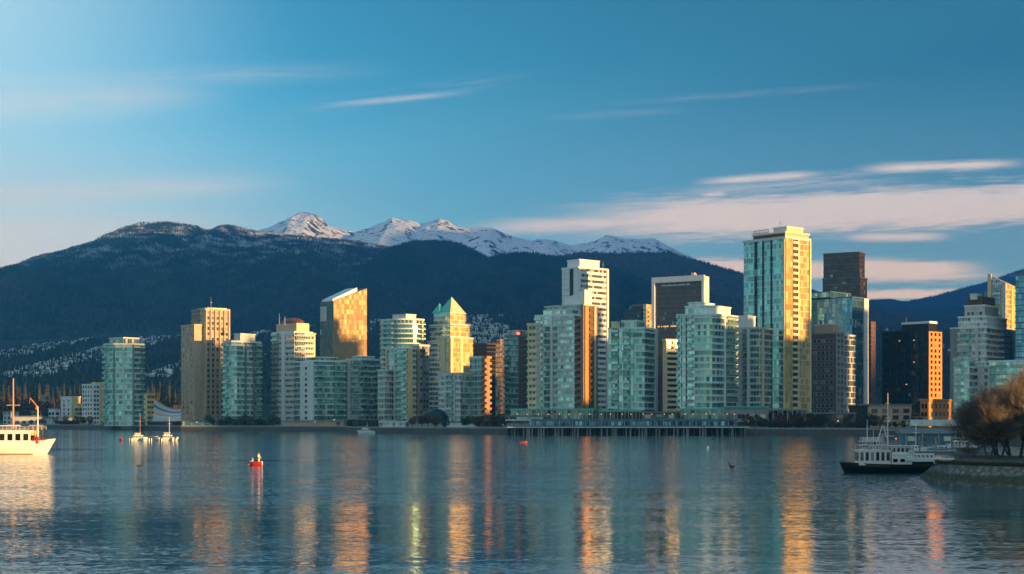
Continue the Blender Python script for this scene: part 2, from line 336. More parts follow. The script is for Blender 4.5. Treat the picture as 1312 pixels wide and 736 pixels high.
# ------------------------------------------------------------------ noise for the terrain
def vnoise(x, y, seed=0):
    xi = np.floor(x).astype(np.int64); yi = np.floor(y).astype(np.int64); fx = x - xi; fy = y - yi
    fx = fx * fx * (3 - 2 * fx); fy = fy * fy * (3 - 2 * fy)
    def h(a, b):
        n = (a * 374761393 + b * 668265263 + seed * 974711) & 0x7fffffff
        n = ((n ^ (n >> 13)) * 1274126177) & 0x7fffffff
        return ((n ^ (n >> 16)) & 0xffff) / 65535.0
    return (h(xi, yi) * (1 - fx) + h(xi + 1, yi) * fx) * (1 - fy) + (h(xi, yi + 1) * (1 - fx) + h(xi + 1, yi + 1) * fx) * fy
def fbm(x, y, octv=5, seed=0, gain=.5):
    s = 0; a = 1; t = 0
    for k in range(octv): s = s + a * vnoise(x * 2 ** k, y * 2 ** k, seed + k); t += a; a *= gain
    return s / t
def ridged(x, y, octv=4, seed=0):
    s = 0; a = 1; t = 0
    for k in range(octv): s = s + a * (1 - np.abs(2 * vnoise(x * 2 ** k, y * 2 ** k, seed + k) - 1)); t += a; a *= .5
    return s / t
def np_mesh(name, V_, F_, mats, smooth=True):
    me = bpy.data.meshes.new(name); n = len(F_); k = F_.shape[1]
    me.vertices.add(len(V_)); me.vertices.foreach_set('co', V_.astype(np.float32).ravel())
    me.loops.add(n * k); me.loops.foreach_set('vertex_index', F_.astype(np.int32).ravel())
    me.polygons.add(n); me.polygons.foreach_set('loop_start', np.arange(0, n * k, k, dtype=np.int32))
    me.polygons.foreach_set('use_smooth', np.full(n, smooth))
    for q in mats: me.materials.append(MAT[q])
    me.update(calc_edges=True); me.validate(); return me

# ------------------------------------------------------------------ the setting: water, ground, mountains
def flat(name, pts, z, m):
    b = MB(); b.face([(x, y, z) for x, y in pts], 0); return tag(b.build(name, [m]), kind='structure')
flat('water', [(-7000, -1500), (7000, -1500), (7000, 2600), (-7000, 2600)], 0, 'water')
SHORE = [(-7000, 1060), (wx(-60, 1040), 1040), (wx(60, 1010), 1010), (wx(150, 940), 940), (wx(232, 830), 830), (wx(430, 810), 810), (wx(470, 705), 705), (wx(560, 684), 684), (wx(650, 668), 668), (wx(800, 655), 655), (wx(1000, 628), 628),
         (wx(1120, 600), 600), (wx(1175, 470), 470), (wx(1235, 400), 400), (wx(1330, 380), 380), (330, 380), (330, 60), (7000, 60)]
b = MB()
b.face([(x, y, LAND) for x, y in SHORE] + [(7000, 4000, LAND), (-7000, 4000, LAND)], 0)
tag(b.build('ground', ['ground']), kind='structure')
b = MB()                                              # sloping stone sea wall along the water's edge
for (x0, y0), (x1, y1) in zip(SHORE, SHORE[1:-2]):
    n = max(1, int(math.hypot(x1 - x0, y1 - y0) / 25)) if abs(x0) < 3000 else 1
    for k in range(n):
        p = [(x0 + (x1 - x0) * q / n, y0 + (y1 - y0) * q / n) for q in (k, k + 1)]
        b.face([(p[0][0], p[0][1] - 2.2, -.6), (p[1][0], p[1][1] - 2.2, -.6), (p[1][0], p[1][1], LAND), (p[0][0], p[0][1], LAND)], 0)
        b.face([(p[0][0], p[0][1], LAND), (p[1][0], p[1][1], LAND), (p[1][0], p[1][1] - .02, LAND + .55), (p[0][0], p[0][1] - .02, LAND + .55)], 1)
        b.face([(p[0][0], p[0][1] - .02, LAND + .55), (p[1][0], p[1][1] - .02, LAND + .55), (p[1][0], p[1][1] + .6, LAND + .55), (p[0][0], p[0][1] + .6, LAND + .55)], 1)
tag(b.build('sea_wall', ['stone_wall', 'grey_concrete']), 'long low stone sea wall running along the far waterfront', 'sea wall')

FOREST = {}
def mountain(sil, Dc, Df, zf, m, trees=0, th=(8, 13), amp=.10, seed=0, x_in=(-40, 1352), steep=1.0, spur=.34, NX=460, NT_=70, crest=0, rough=1.0):
    """a range whose crest stands Dc metres away: spurs and gullies run down to its foot Df metres away"""
    px = np.linspace(sil[0][0], sil[-1][0], NX)
    cy = np.interp(px, [p[0] for p in sil], [p[1] for p in sil])
    zc = CAMZ + (HOR - cy) / FPX * Dc
    T = np.concatenate([np.linspace(0, 1, NT_), np.linspace(1.03, 1.5, 16)])
    P, TT = np.meshgrid(px, T)
    def height(P, TT):
        zcr = np.interp(P, px, zc)
        D = Df + (Dc - Df) * TT
        X = (P - PXC) / FPX * (Dc * .6 + D * .4)
        g = np.where(TT <= 1, TT ** steep, 1 - 1.6 * (TT - 1))
        sp = ridged(X / 900 + 3.1 * fbm(X / 2500, D / 2500, 2, seed + 40), D / 3200, 4, seed) - .55
        fine = fbm(X / 220, D / 300, 4, seed + 9) - .5
        z = zf + (zcr - zf) * g + (zcr - zf) * spur * sp * np.sin(np.clip(TT, 0, 1) * PI) + fine * amp * 260 * rough * np.clip(TT * 3, 0, 1) * np.where(np.abs(TT - 1) < .06, .35, 1)
        z += crest * (ridged(X / 420, D / 520, 6, seed + 5) - .5) * np.clip((TT - .3) * 2, 0, 1)
        return X, D, z
    X, Y, Z = height(P, TT)
    V_ = np.stack([X.ravel(), Y.ravel(), Z.ravel()], 1)
    r, c = TT.shape; i = (np.arange(r - 1)[:, None] * c + np.arange(c - 1)[None]).ravel()
    F_ = np.stack([i, i + 1, i + c + 1, i + c], 1)
    o = put('mountain', np_mesh('mountain', V_, F_, [m])); tag(o, kind='structure')
    if trees:
        p = rng.uniform(max(x_in[0], sil[0][0]), min(x_in[1], sil[-1][0]), trees); t = rng.uniform(.05, 1.03, trees) ** .85
        X, Y, Z = height(p, t)
        FOREST.setdefault(m, []).append((X, Y, Z, rng.uniform(th[0], th[1], trees)))
def cones(name, X, Y, Z, H, m, label=None, slim=.24):
    n = len(X); ang = rng.uniform(0, 6.28, n); r = H * slim; V_ = np.zeros((n, 5, 3))
    for k in range(4):
        V_[:, k, 0] = X + r * np.cos(ang + k * PI / 2); V_[:, k, 1] = Y + r * np.sin(ang + k * PI / 2); V_[:, k, 2] = Z - 1
    V_[:, 4] = np.stack([X, Y, Z + H], 1)
    base = np.arange(n)[:, None] * 5
    F_ = np.concatenate([base + np.array([k, (k + 1) % 4, 4]) for k in range(4)])
    o = put(name, np_mesh(name, V_.reshape(-1, 3), F_, [m], False)); tag(o, label, None, None, 'stuff'); return o

mountain([(200, 330), (300, 312), (340, 301), (360, 290), (385, 276), (405, 277), (420, 288), (455, 300), (480, 292), (503, 282), (526, 286), (541, 293), (564, 285), (583, 294), (602, 300), (629, 295), (659, 307), (682, 313), (701, 309), (731, 317), (758, 313), (777, 305), (804, 313), (838, 313), (857, 322), (900, 345), (980, 380)],
         9000, 6200, 300, 'peak_snow', seed=3, spur=.34, crest=95, NX=1100, NT_=200, rough=1.3)
mountain([(-500, 520), (-250, 470), (-120, 430), (0, 372), (40, 348), (90, 319), (145, 303), (152, 295), (180, 287), (215, 286), (250, 290), (270, 298), (277, 292), (292, 289), (330, 298), (400, 305), (450, 309), (500, 318), (560, 345), (620, 380), (720, 420)],
         6600, 3400, 140, 'forest_snow', 90000, seed=21)
mountain([(260, 480), (380, 420), (440, 362), (470, 335), (495, 320), (530, 310), (560, 309), (590, 313), (615, 326), (650, 345), (700, 375), (780, 420)], 5700, 3400, 140, 'forest', 40000, seed=33, NX=380)
mountain([(420, 460), (500, 408), (540, 380), (580, 353), (619, 333), (644, 327), (682, 325), (720, 331), (790, 346), (850, 370), (900, 395), (1000, 440)], 5100, 3400, 140, 'forest', 40000, seed=45, NX=380)
mountain([(560, 400), (640, 345), (743, 323), (790, 325), (857, 323), (888, 333), (953, 352), (1040, 374), (1112, 398), (1180, 420), (1300, 460)], 6200, 3400, 140, 'forest_brown', 40000, seed=57)
mountain([(900, 430), (1000, 405), (1055, 394), (1112, 386), (1139, 384), (1154, 388), (1192, 381), (1230, 371), (1265, 362), (1302, 348), (1340, 338), (1420, 330), (1520, 345), (1700, 380)], 8600, 3800, 140, 'forest_far', 40000, seed=69)
# wooded lower slope with the far suburb
HILL = [(-500, 462), (-100, 461), (0, 457), (60, 441), (130, 433), (250, 431), (350, 424), (420, 413), (520, 408), (600, 404), (700, 402), (900, 402), (1100, 420), (1312, 430), (1800, 430)]
mountain(HILL, 3700, 1500, LAND - 1, 'town_green', 26000, (6, 11), amp=.03, seed=81, spur=.05, rough=.4)
# mountain shoulder added unseen to the right, shaped to keep the valley in shade
px_ = None
def shoulder():
    Y = np.linspace(-1850, 8200, 120); T = np.linspace(-1, 1, 30); YY, TT = np.meshgrid(Y, T)
    cr = np.interp(Y, [-1850, -1500, -500, 0, 1000, 2000, 3000, 4000, 5000, 6000, 8200], [30, 720, 1000, 1080, 1350, 1430, 1330, 1640, 1720, 1680, 900]); C = np.interp(YY, Y, cr)
    X = 4700 + YY * .10 + TT * 1700 + 200 * (fbm(YY / 700, TT * 2, 3, 5) - .5)
    Z = -3 + C * (1 - np.abs(TT)) ** .8 + 240 * (fbm(YY / 500, TT * 3, 4, 8) - .5) * (1 - TT ** 2) * np.clip(C / 900, 0, 1)
    V_ = np.stack([X.ravel(), YY.ravel(), Z.ravel()], 1); r, c = TT.shape; i = (np.arange(r - 1)[:, None] * c + np.arange(c - 1)[None]).ravel()
    tag(put('mountain', np_mesh('mountain', V_, np.stack([i, i + 1, i + c + 1, i + c], 1), ['forest'])), kind='structure')
shoulder()
for m, L in FOREST.items():
    X, Y, Z, H = (np.concatenate([q[k] for q in L]) for k in range(4))
    cones('forest', X, Y, Z, H, m, 'conifer forest covering the slopes of the mountains')

# suburb on the lower slope: the nearest houses one by one, the rest as one mass
def suburb():
    me = []
    for wall, roof in (('pale_concrete', 'roof_grey'), ('pale_concrete', 'slab_grey'), ('cream_paint', 'roof_grey'), ('grey_concrete', 'slab_dark')):
        b = MB(); b.box(-5, 5, -3.5, 3.5, -3, 3.6, 0)
        b.face([(-5.4, -3.9, 3.5), (5.4, -3.9, 3.5), (5.4, 0, 6), (-5.4, 0, 6)], 1); b.face([(5.4, 3.9, 3.5), (-5.4, 3.9, 3.5), (-5.4, 0, 6), (5.4, 0, 6)], 1)
        b.face([(-5, -3.5, 3.6), (-5, 0, 5.9), (-5, 3.5, 3.6)], 0); b.face([(5, -3.5, 3.6), (5, 3.5, 3.6), (5, 0, 5.9)], 0)
        me.append(b.mesh('house', [wall, roof]))
    spots = []
    zones = [(-30, 132, 430, 492, 700), (184, 236, 432, 490, 420), (330, 352, 428, 500, 160), (400, 412, 425, 460, 40), (470, 492, 415, 460, 60), (596, 652, 405, 445, 380), (1112, 1132, 425, 500, 70), (1205, 1222, 430, 500, 60)]
    for x0, x1, y0, y1, n in zones:
        k = 0
        for _ in range(n * 6):
            p = random.uniform(x0, x1); t = random.uniform(.28, .97); D = 1500 + 2200 * t
            zcr = np.interp(p, [q[0] for q in HILL], [q[1] for q in HILL]); zc = wz(zcr, 3700); X = (p - PXC) / FPX * (3700 * .6 + D * .4)
            pp = X / D * FPX + PXC
            if float(fbm(np.array([X / 260]), np.array([D / 420]), 3, 5)[0]) < random.uniform(.36, .56): continue
            z = LAND - 1 + (zc - LAND) * t + 3
            spots.append((D, X, z)); k += 1
            if k >= n: break
    spots.sort()
    for D, X, z in spots[:300]:
        o = put('hillside_house', random.choice(me), None, (X, D, z), random.uniform(-.6, .6)); s = random.uniform(.35, .75); o.scale = (s, s, s)
        tag(o, 'tiny pale house among trees on the far wooded hillside', 'house', 'houses scattered over the far hillside')
    b = MB()
    for D, X, z in spots[300:]:
        s = random.uniform(.35, .75); a = random.choice((0, 1)); h = 4.5 * s
        b.box(X - 5 * s, X + 5 * s, D - 4 * s, D + 4 * s, z - 3, z + h, a)
        b.face([(X - 5.2 * s, D - 4.2 * s, z + h), (X + 5.2 * s, D - 4.2 * s, z + h), (X, D, z + h + 2 * s)], 2); b.face([(X + 5.2 * s, D - 4.2 * s, z + h), (X + 5.2 * s, D + 4.2 * s, z + h), (X, D, z + h + 2 * s)], 2)
        b.face([(X - 5.2 * s, D + 4.2 * s, z + h), (X - 5.2 * s, D - 4.2 * s, z + h), (X, D, z + h + 2 * s)], 2)
    tag(b.build('far_suburb', ['grey_concrete', 'pale_concrete', 'slab_grey']), 'mass of farther houses dotted over the wooded hillside', None, None, 'stuff')
suburb()

# ------------------------------------------------------------------ towers
class Vol:
    pass
class Tower:
    def __init__(s, name, label, D, theta, xc, group=None, cat='tower', land=LAND):
        s.D = D; s.th = R(theta); s.org = Vector((wx(xc, D), D, land)); s.land = land; s.nwin = 0; s.rest = {}
        s.root = thing(name, label, cat, s.org, -s.th, group)
        s.u = Vector((math.cos(s.th), -math.sin(s.th))); s.v = Vector((math.sin(s.th), math.cos(s.th)))   # local x and y in the world
    def vol(s, x0, xc, x1, yt, yb=None, dD=0.0, ch=0.0, rnd=0):
        """block whose near corner stands on column xc; its two visible faces reach columns x0 and x1"""
        D = s.D + dD; C = Vector((wx(xc, D), D)); k0 = (x0 - PXC) / FPX; k1 = (x1 - PXC) / FPX
        t = (k0 * C.y - C.x) / (-s.u.x + k0 * s.u.y); wd = max(1.0, t)
        t = (k1 * C.y - C.x) / (s.v.x - k1 * s.v.y); dp = max(1.0, t)
        q = Vol(); q.T = s; q.w = wd; q.d = dp; c = C - s.u * wd / 2 + s.v * dp / 2 - s.org.xy
        q.cx, q.cy = c.dot(s.u), c.dot(s.v)
        q.z0 = 0 if yb is None else wz(yb, D) - s.land; q.z1 = wz(yt, D) - s.land; q.ch = ch * min(wd, dp); q.rnd = rnd
        return q
    def done(s):
        for k, (mb, mats) in s.rest.items(): tag(mb.build('window', mats, s.root), kind='stuff')
def outline(q, out=0.0):
    x0, x1, y0, y1 = q.cx - q.w / 2 - out, q.cx + q.w / 2 + out, q.cy - q.d / 2 - out, q.cy + q.d / 2 + out
    c = q.ch
    if c <= 0: return [(x0, y0), (x1, y0), (x1, y1), (x0, y1)]
    if q.rnd:
        a = [(x1 - c + c * math.sin(PI / 2 * k / q.rnd), y0 + c - c * math.cos(PI / 2 * k / q.rnd)) for k in range(q.rnd + 1)]
        return [(x0, y0)] + a + [(x1, y1), (x0, y1)]
    return [(x0, y0), (x1 - c, y0), (x1, y0 + c), (x1, y1), (x0, y1)]
def face_of(q, f):
    x0, x1, y0, y1, c = q.cx - q.w / 2, q.cx + q.w / 2, q.cy - q.d / 2, q.cy + q.d / 2, q.ch
    if f == 'A': a, b = (x0, y0), (x1 - c, y0)
    elif f == 'B': a, b = (x1, y0 + c), (x1, y1)
    else: a, b = (x1 - c, y0), (x1, y0 + c)
    a, b = Vector(a), Vector(b); L = (b - a).length; u = (b - a) / L
    return a, u, Vector((u.y, -u.x)), L, math.atan2(u.y, u.x)
def body(q, mats, side=None, name='wall', roof='roof_grey'):
    """the block itself; mats[0] on face A, mats[1] on face B (and the front), mats[2] behind"""
    ms = list(dict.fromkeys(mats + [roof])); ol = outline(q); n = len(ol)
    idx = [ms.index(mats[0])] + [ms.index(mats[min(1, len(mats) - 1)])] * (n - 3) + [ms.index(mats[-1])] * 2
    if n == 5 and len(mats) > 3: idx[1] = ms.index(mats[3])
    b = MB(); b.prism(ol, q.z0, q.z1, 0, ms.index(roof), idx); return b.build(name, ms, q.T.root)
def floors(q, h, z0=None, z1=None):
    z = (q.z0 if z0 is None else z0) + h; e = q.z1 if z1 is None else z1
    while z < e - .3: yield z; z += h
def slabs(q, h=3.0, t=.35, out=.25, m='slab_grey', name='floor_slab', dz=0.0, z0=None, z1=None):
    b = MB(); b.prism(outline(q, out), -t, 0, 0); me = b.mesh(name, [m])
    for z in floors(q, h, z0, z1): put(name, me, q.T.root, (0, 0, z + dz))
def cap(q, t=.9, out=.3, m='slab_grey', name='parapet'):
    b = MB(); b.prism(outline(q, out), q.z1 - t * .3, q.z1 + t * .7, 0); return b.build(name, [m], q.T.root)
def on_face(q, f, me, name, u, z):
    a, uu, n, L, ang = face_of(q, f); p = a + uu * (u * L); return put(name, me, q.T.root, (p.x, p.y, z), ang)
def strip(q, f, u0, u1, m, out=.5, z0=None, z1=None, name='pilaster', mats=None):
    L = face_of(q, f)[3]; b = MB(); b.box(0, (u1 - u0) * L, -out, .2, 0, (q.z1 if z1 is None else z1) - (q.z0 if z0 is None else z0), 0)
    on_face(q, f, b.mesh(name, [m]), name, u0, q.z0 if z0 is None else z0)
def bandsf(q, f, u0, u1, h, tall, m, out=.3, name='spandrel', z0=None, z1=None):
    L = face_of(q, f)[3]; b = MB(); b.box(0, (u1 - u0) * L, -out, .2, -tall / 2, tall / 2, 0); me = b.mesh(name, [m])
    for z in floors(q, h, z0, z1): on_face(q, f, me, name, u0, z)
def balconies(q, f, u0, u1, h, dep=1.5, m='slab_grey', rail='railing_glass', z0=None, z1=None, skip=0.0):
    L = (u1 - u0) * face_of(q, f)[3]; b = MB(); b.box(0, L, -dep, .1, -.22, 0, 0)
    b.box(0, L, -dep, -dep + .06, .05, 1.05, 1); b.box(0, .06, -dep + .07, 0, .05, 1.05, 1); b.box(L - .06, L, -dep + .07, 0, .05, 1.05, 1); me = b.mesh('balcony', [m, rail])
    for z in floors(q, h, z0, z1):
        if random.random() >= skip: on_face(q, f, me, 'balcony', u0, z)
_wm = {}
def win_mesh(w_, h_, pane, frame):
    k = (round(w_, 1), round(h_, 1), pane, frame)
    if k not in _wm:
        b = MB(); e = .12
        b.box(-w_ / 2, w_ / 2, -.04, .1, 0, h_, 0)
        for x0, x1, z0, z1 in ((-w_ / 2 - e, w_ / 2 + e, -e, 0), (-w_ / 2 - e, w_ / 2 + e, h_, h_ + e), (-w_ / 2 - e, -w_ / 2, 0, h_), (w_ / 2, w_ / 2 + e, 0, h_)): b.box(x0, x1, -.14, .1, z0, z1, 1)
        _wm[k] = (b, b.mesh('window', [pane, frame]))
    return _wm[k]
def windows(q, f, us, h, ww, wh, pane='pane_dark', frame='slab_grey', sill=.9, z0=None, z1=None, limit=100):
    """one window per bay and floor; the first hundred of a building are parts of their own"""
    b, me = win_mesh(ww, wh, pane, frame); a, uu, n, L, ang = face_of(q, f); T = q.T
    zs = [q.z0 if z0 is None else z0] + list(floors(q, h, z0, z1))
    for z in reversed(zs):
        if z + sill + wh > (q.z1 if z1 is None else z1): continue
        for u in us:
            p = a + uu * (u * L)
            if T.nwin < limit: put('window', me, T.root, (p.x, p.y, z + sill), ang); T.nwin += 1
            else:
                mb, ms = T.rest.setdefault((pane, frame), (MB(), [pane, frame])); ca, sa = math.cos(ang), math.sin(ang)
                i = len(mb.v); mb.v += [(p.x + x * ca - y * sa, p.y + x * sa + y * ca, zz + z + sill) for x, y, zz in b.v]
                mb.f += [tuple(k + i for k in fc) for fc in b.f]; mb.mi += b.mi; mb.uv += b.uv; mb.sm += b.sm
def antenna(T, px, D, y0, y1, r=.15, m='steel'):
    p = Vector((wx(px, D), D + 3)) - T.org.xy; b = MB(); z0, z1 = wz(y0, D) - T.land, wz(y1, D) - T.land
    b.tube((p.dot(T.u), p.dot(T.v), z0 - 1), (p.dot(T.u), p.dot(T.v), z1), r * 1.6, r * .5); b.tube((p.dot(T.u) - .9, p.dot(T.v), z0 + (z1 - z0) * .55), (p.dot(T.u) + .9, p.dot(T.v), z0 + (z1 - z0) * .55), r * .6)
    b.build('antenna', [m], T.root)
def plant_room(T, x0, xc, x1, yt, yb, m='roof_grey', dD=0, name='penthouse', capm='slab_grey'):
    q = T.vol(x0, xc, x1, yt, yb, dD); body(q, [m], name=name); cap(q, .5, .25, capm, 'roof'); return q
def condo(name, label, D, th, x0, xc, x1, yt, glass=('glass_teal', 'glass_teal', 'glass_teal'), slab='slab_grey', pent=None, ch=0, rnd=0, balc=(), h=3.0, out=.25, pil=(), cat='tower', group=None, wins=()):
    """glazed apartment tower: floor slabs, balconies, stepped penthouse"""
    T = Tower(name, label, D, th, xc, group, cat); q = T.vol(x0, xc, x1, yt, ch=ch, rnd=rnd); body(q, list(glass), name='glass_wall'); slabs(q, h, .5, out, slab); cap(q, 1.0, .35, slab)
    for f, u0, u1 in balc: balconies(q, f, u0, u1, h, 1.4, slab)
    for f, u0, u1, m, o in pil: strip(q, f, u0, u1, m, o)
    for f, us, ww, wh, pane, fr in wins: windows(q, f, us, h, ww, wh, pane, fr)
    for p in (pent or ()): plant_room(T, *p)
    T.done(); return T, q

# --- left group
condo('condo_tower', 'low teal glass tower with chamfered front standing alone at far left', 880, 38, 133, 157, 184, 441, pent=[(140, 158, 178, 433, 441, 'glass_grey', 8)], ch=.55, balc=[('A', .0, .34), ('B', .62, 1)], pil=[('F', 0, .07, 'slab_dark', .5), ('F', .46, .54, 'slab_grey', .6), ('F', .93, 1, 'slab_dark', .5)])
T = Tower('concrete_tower', 'tall beige concrete tower with sunlit top and roof mast, left of the glass towers', 890, 52, 262)
q = T.vol(246, 263, 294, 397); body(q, ['beige_concrete']); cap(q, 1.2, .3, 'beige_concrete')
ql = T.vol(232, 249, 270, 417, dD=-1.5); body(ql, ['beige_concrete'], name='side_wing'); cap(ql, 1, .25, 'beige_concrete')
for k in range(6): strip(q, 'B', k / 5.3, k / 5.3 + .055, 'beige_concrete', .9)
windows(q, 'B', [.10, .29, .48, .67, .86], 3.0, 1.9, 1.7, 'pane_dark', 'beige_concrete'); windows(q, 'A', [.3, .7], 3.0, 2.2, 1.6, 'pane_dark', 'beige_concrete'); windows(ql, 'A', [.2, .5, .8], 3.0, 1.8, 1.6, 'pane_dark', 'beige_concrete')
balconies(q, 'A', .05, .6, 3.0, 1.2, 'beige_concrete', 'slab_dark')
plant_room(T, 252, 266, 290, 395, 398, 'beige_concrete', 3); antenna(T, 269, 890, 397, 380); T.done()
condo('condo_tower', 'teal glass tower with pale penthouse right of the beige concrete tower', 860, 36, 286, 300, 334, 438, pent=[(300, 308, 327, 428, 438, 'pale_concrete', 5)], ch=.25, balc=[('A', .05, .6), ('B', .75, 1)], pil=[('B', .32, .38, 'slab_dark', .5), ('B', .66, .72, 'slab_dark', .5)])
T = Tower('condo_tower', 'white and grey tower crowned by a brown dome and sunlit penthouse', 866, 44, 383)
q = T.vol(349, 377, 400, 426); body(q, ['glass_pale', 'glass_pale']); slabs(q, 3.0, .9, .25, 'pale_concrete'); cap(q, 1, .3, 'white_paint')
q2 = T.vol(383, 392, 404, 428, dD=6); body(q2, ['pale_concrete', 'cream_paint'], name='side_wing'); windows(q2, 'B', [.3, .7], 3, 1.5, 1.6, 'pane_dark', 'cream_paint'); cap(q2, 1, .3, 'cream_paint')
balconies(q, 'A', .02, .3, 3, 1.4, 'pale_concrete'); balconies(q, 'B', .05, .5, 3, 1.4, 'pale_concrete'); strip(q, 'A', .45, .6, 'white_paint', .6)
qp = T.vol(354, 380, 396, 414, 426, 4); body(qp, ['beige_concrete', 'cream_paint'], name='penthouse')
b = MB(); rr = min(qp.w, qp.d) * .48; b.lathe(qp.cx, qp.cy, [(rr, qp.z1), (rr * .92, qp.z1 + 1.5), (rr * .65, qp.z1 + 2.7), (rr * .3, qp.z1 + 3.3), (0, qp.z1 + 3.5)], 20, 0, qp.w / 2 / rr, qp.d / 2 / rr); b.build('dome', ['dome_brown'], T.root)
antenna(T, 357, 866, 414, 401, .2); antenna(T, 364, 866, 414, 405, .3); T.done()
T = Tower('condo_block', 'mid-rise teal glass block with a white end wall facing left', 840, 58, 403)
q = T.vol(378, 403, 443, 463, ch=0); body(q, ['glass_mint', 'glass_teal']); slabs(q, 3.0, .3, .2, 'slab_mint'); cap(q, .9, .3, 'slab_mint')
strip(q, 'A', .36, .97, 'white_paint', 1.1, name='end_wall'); qe = q
b, me = win_mesh(3.2, 1.4, 'pane_dark', 'white_paint')
for z in floors(q, 3): a, uu, n, L, ang = face_of(q, 'A'); p = a + uu * (.67 * L) + n * 1.1; put('window', me, T.root, (p.x, p.y, z - 2.1), ang)
balconies(q, 'B', .08, .3, 3, 1.4, 'slab_mint'); balconies(q, 'B', .62, .9, 3, 1.4, 'slab_mint'); plant_room(T, 392, 408, 432, 458, 463, 'glass_grey', 5); T.done()
T = Tower('office_tower', 'dark office tower with slanting roof and a copper glass face', 1050, 50, 428)
q = T.vol(410, 428, 470, 386); zb = wz(371, 1050 + 25) - LAND; ol = outline(q); b = MB()
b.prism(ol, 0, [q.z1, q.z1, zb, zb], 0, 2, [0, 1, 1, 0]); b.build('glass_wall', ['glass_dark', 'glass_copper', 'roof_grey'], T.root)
b = MB(); b.prism([(ol[0][0] + 1, ol[0][1] + 1), (ol[1][0] - 3, ol[1][1] + 1), (ol[2][0] - 3, ol[2][1] - 6), (ol[3][0] + 1, ol[3][1] - 6)], q.z1 - 2, [q.z1 + 1.6, q.z1 + 1.6, zb + .4, zb + .4], 0); b.build('roof', ['steel'], T.root)
strip(q, 'A', .05, .5, 'pale_concrete', .3, q.z1 - 13, q.z1 - 3, 'louvre_panel'); strip(q, 'A', .96, 1, 'copper_panel', .25); T.done()
condo('condo_tower', 'grey tower with balconies right of the white-ended glass block', 845, 40, 443, 462, 487, 461, ('glass_grey', 'glass_green', 'glass_grey'), 'slab_grey', [(452, 465, 480, 457, 461, 'green_copper', 5)], balc=[('A', .4, 1), ('B', .05, .35), ('B', .7, 1)], pil=[('A', .1, .35, 'pale_concrete', .3)])
condo('condo_tower', 'slim round-fronted tower striped with cream balconies, behind the low grey cluster', 960, 40, 489, 522, 543, 409, ('glass_green', 'glass_green', 'glass_grey'), 'slab_mint', [(503, 520, 533, 403, 409, 'slab_grey', 5)], ch=.75, rnd=7, out=.9, balc=[('A', 0, .9), ('B', .1, 1)], pil=[('A', 0, .2, 'cream_paint', .7), ('B', .35, .7, 'cream_paint', .7)])
T = Tower('condo_cluster', 'stepped waterfront tower of three grey and mint blocks with a gold edge', 830, 42, 520)
q = T.vol(494, 521, 533, 447); body(q, ['glass_mint', 'glass_pale']); slabs(q, 3, .4, .25, 'pale_concrete'); cap(q, .9, .3); strip(q, 'A', .0, .12, 'beige_concrete', .5); strip(q, 'A', .42, .5, 'pale_concrete', .5); strip(q, 'B', .1, .55, 'yellow_wall', .5); balconies(q, 'A', .55, .95, 3, 1.4)
q = T.vol(484, 493, 502, 475, dD=3); body(q, ['glass_pale', 'glass_pale'], name='side_wing'); slabs(q, 3, .4, .25, 'beige_concrete'); cap(q, .9, .3); windows(q, 'A', [.3, .7], 3, 1.6, 1.5, 'pane_teal', 'pale_concrete')
q = T.vol(528, 537, 550, 443, dD=7); body(q, ['beige_concrete', 'grey_concrete'], name='side_wing'); cap(q, .9, .3); windows(q, 'B', [.2, .5, .8], 3, 1.7, 1.6, 'pane_dark', 'grey_concrete'); windows(q, 'A', [.5], 3, 1.8, 1.6, 'pane_dark', 'beige_concrete'); balconies(q, 'B', .3, .7, 3, 1.3, 'grey_concrete', 'slab_dark'); T.done()
# green pyramid tower
T = Tower('pyramid_tower', 'pale stepped glass tower topped by green pyramid roofs and a golden block', 960, 45, 576)
q = T.vol(547, 574, 604, 437); body(q, ['glass_pale', 'glass_pale']); slabs(q, 3, .3, .2, 'slab_mint'); cap(q, .9, .3, 'cream_paint')
q2 = T.vol(551, 577, 602, 416, 437, 5); body(q2, ['glass_mint', 'glass_sunlit'], name='upper_block'); slabs(q2, 3, .35, .3, 'slab_grey'); cap(q2, .8, .5, 'slab_grey')
q3 = T.vol(556, 577, 597, 401, 416, 8); body(q3, ['glass_mint', 'glass_sunlit'], name='crown_block'); slabs(q3, 3, .25, .2, 'slab_mint'); cap(q3, .5, .3, 'slab_mint')
def pyramid(T, q, x0, x1, y0, y1, zt, mats, name='pyramid_roof'):
    b = MB(); c = ((x0 + x1) / 2, (y0 + y1) / 2, zt); z = q.z1 + .3; P = [(x0, y0, z), (x1, y0, z), (x1, y1, z), (x0, y1, z)]
    for k in range(4): b.face([P[k], P[(k + 1) % 4], c], 1 if k == 1 else 0)
    b.face(list(reversed(P)), 0); b.build(name, mats, T.root)
x0, x1, y0, y1 = q3.cx - q3.w / 2, q3.cx + q3.w / 2, q3.cy - q3.d / 2, q3.cy + q3.d / 2
pyramid(T, q3, x0 + q3.w * .2, x1, y0, y1, wz(379, 968) - LAND, ['green_copper', 'cream_paint'])
pyramid(T, q3, x0 - 1, x0 + q3.w * .42, y0 - 1, y0 + q3.d * .4, wz(387, 968) - LAND, ['green_copper', 'green_copper'])
q4 = T.vol(564, 577, 606, 433, dD=-6); body(q4, ['glass_sunlit', 'glass_sunlit'], name='front_block'); slabs(q4, 3, .3, .25, 'cream_paint'); cap(q4, 1, .35, 'cream_paint'); strip(q4, 'B', .0, .1, 'cream_paint', .4); strip(q4, 'B', .42, .54, 'cream_paint', .4); strip(q4, 'A', .3, .5, 'slab_grey', .4); T.done()
T = Tower('condo_block', 'grey stepped waterfront block with an orange balcony edge, below the green pyramids', 820, 40, 603)
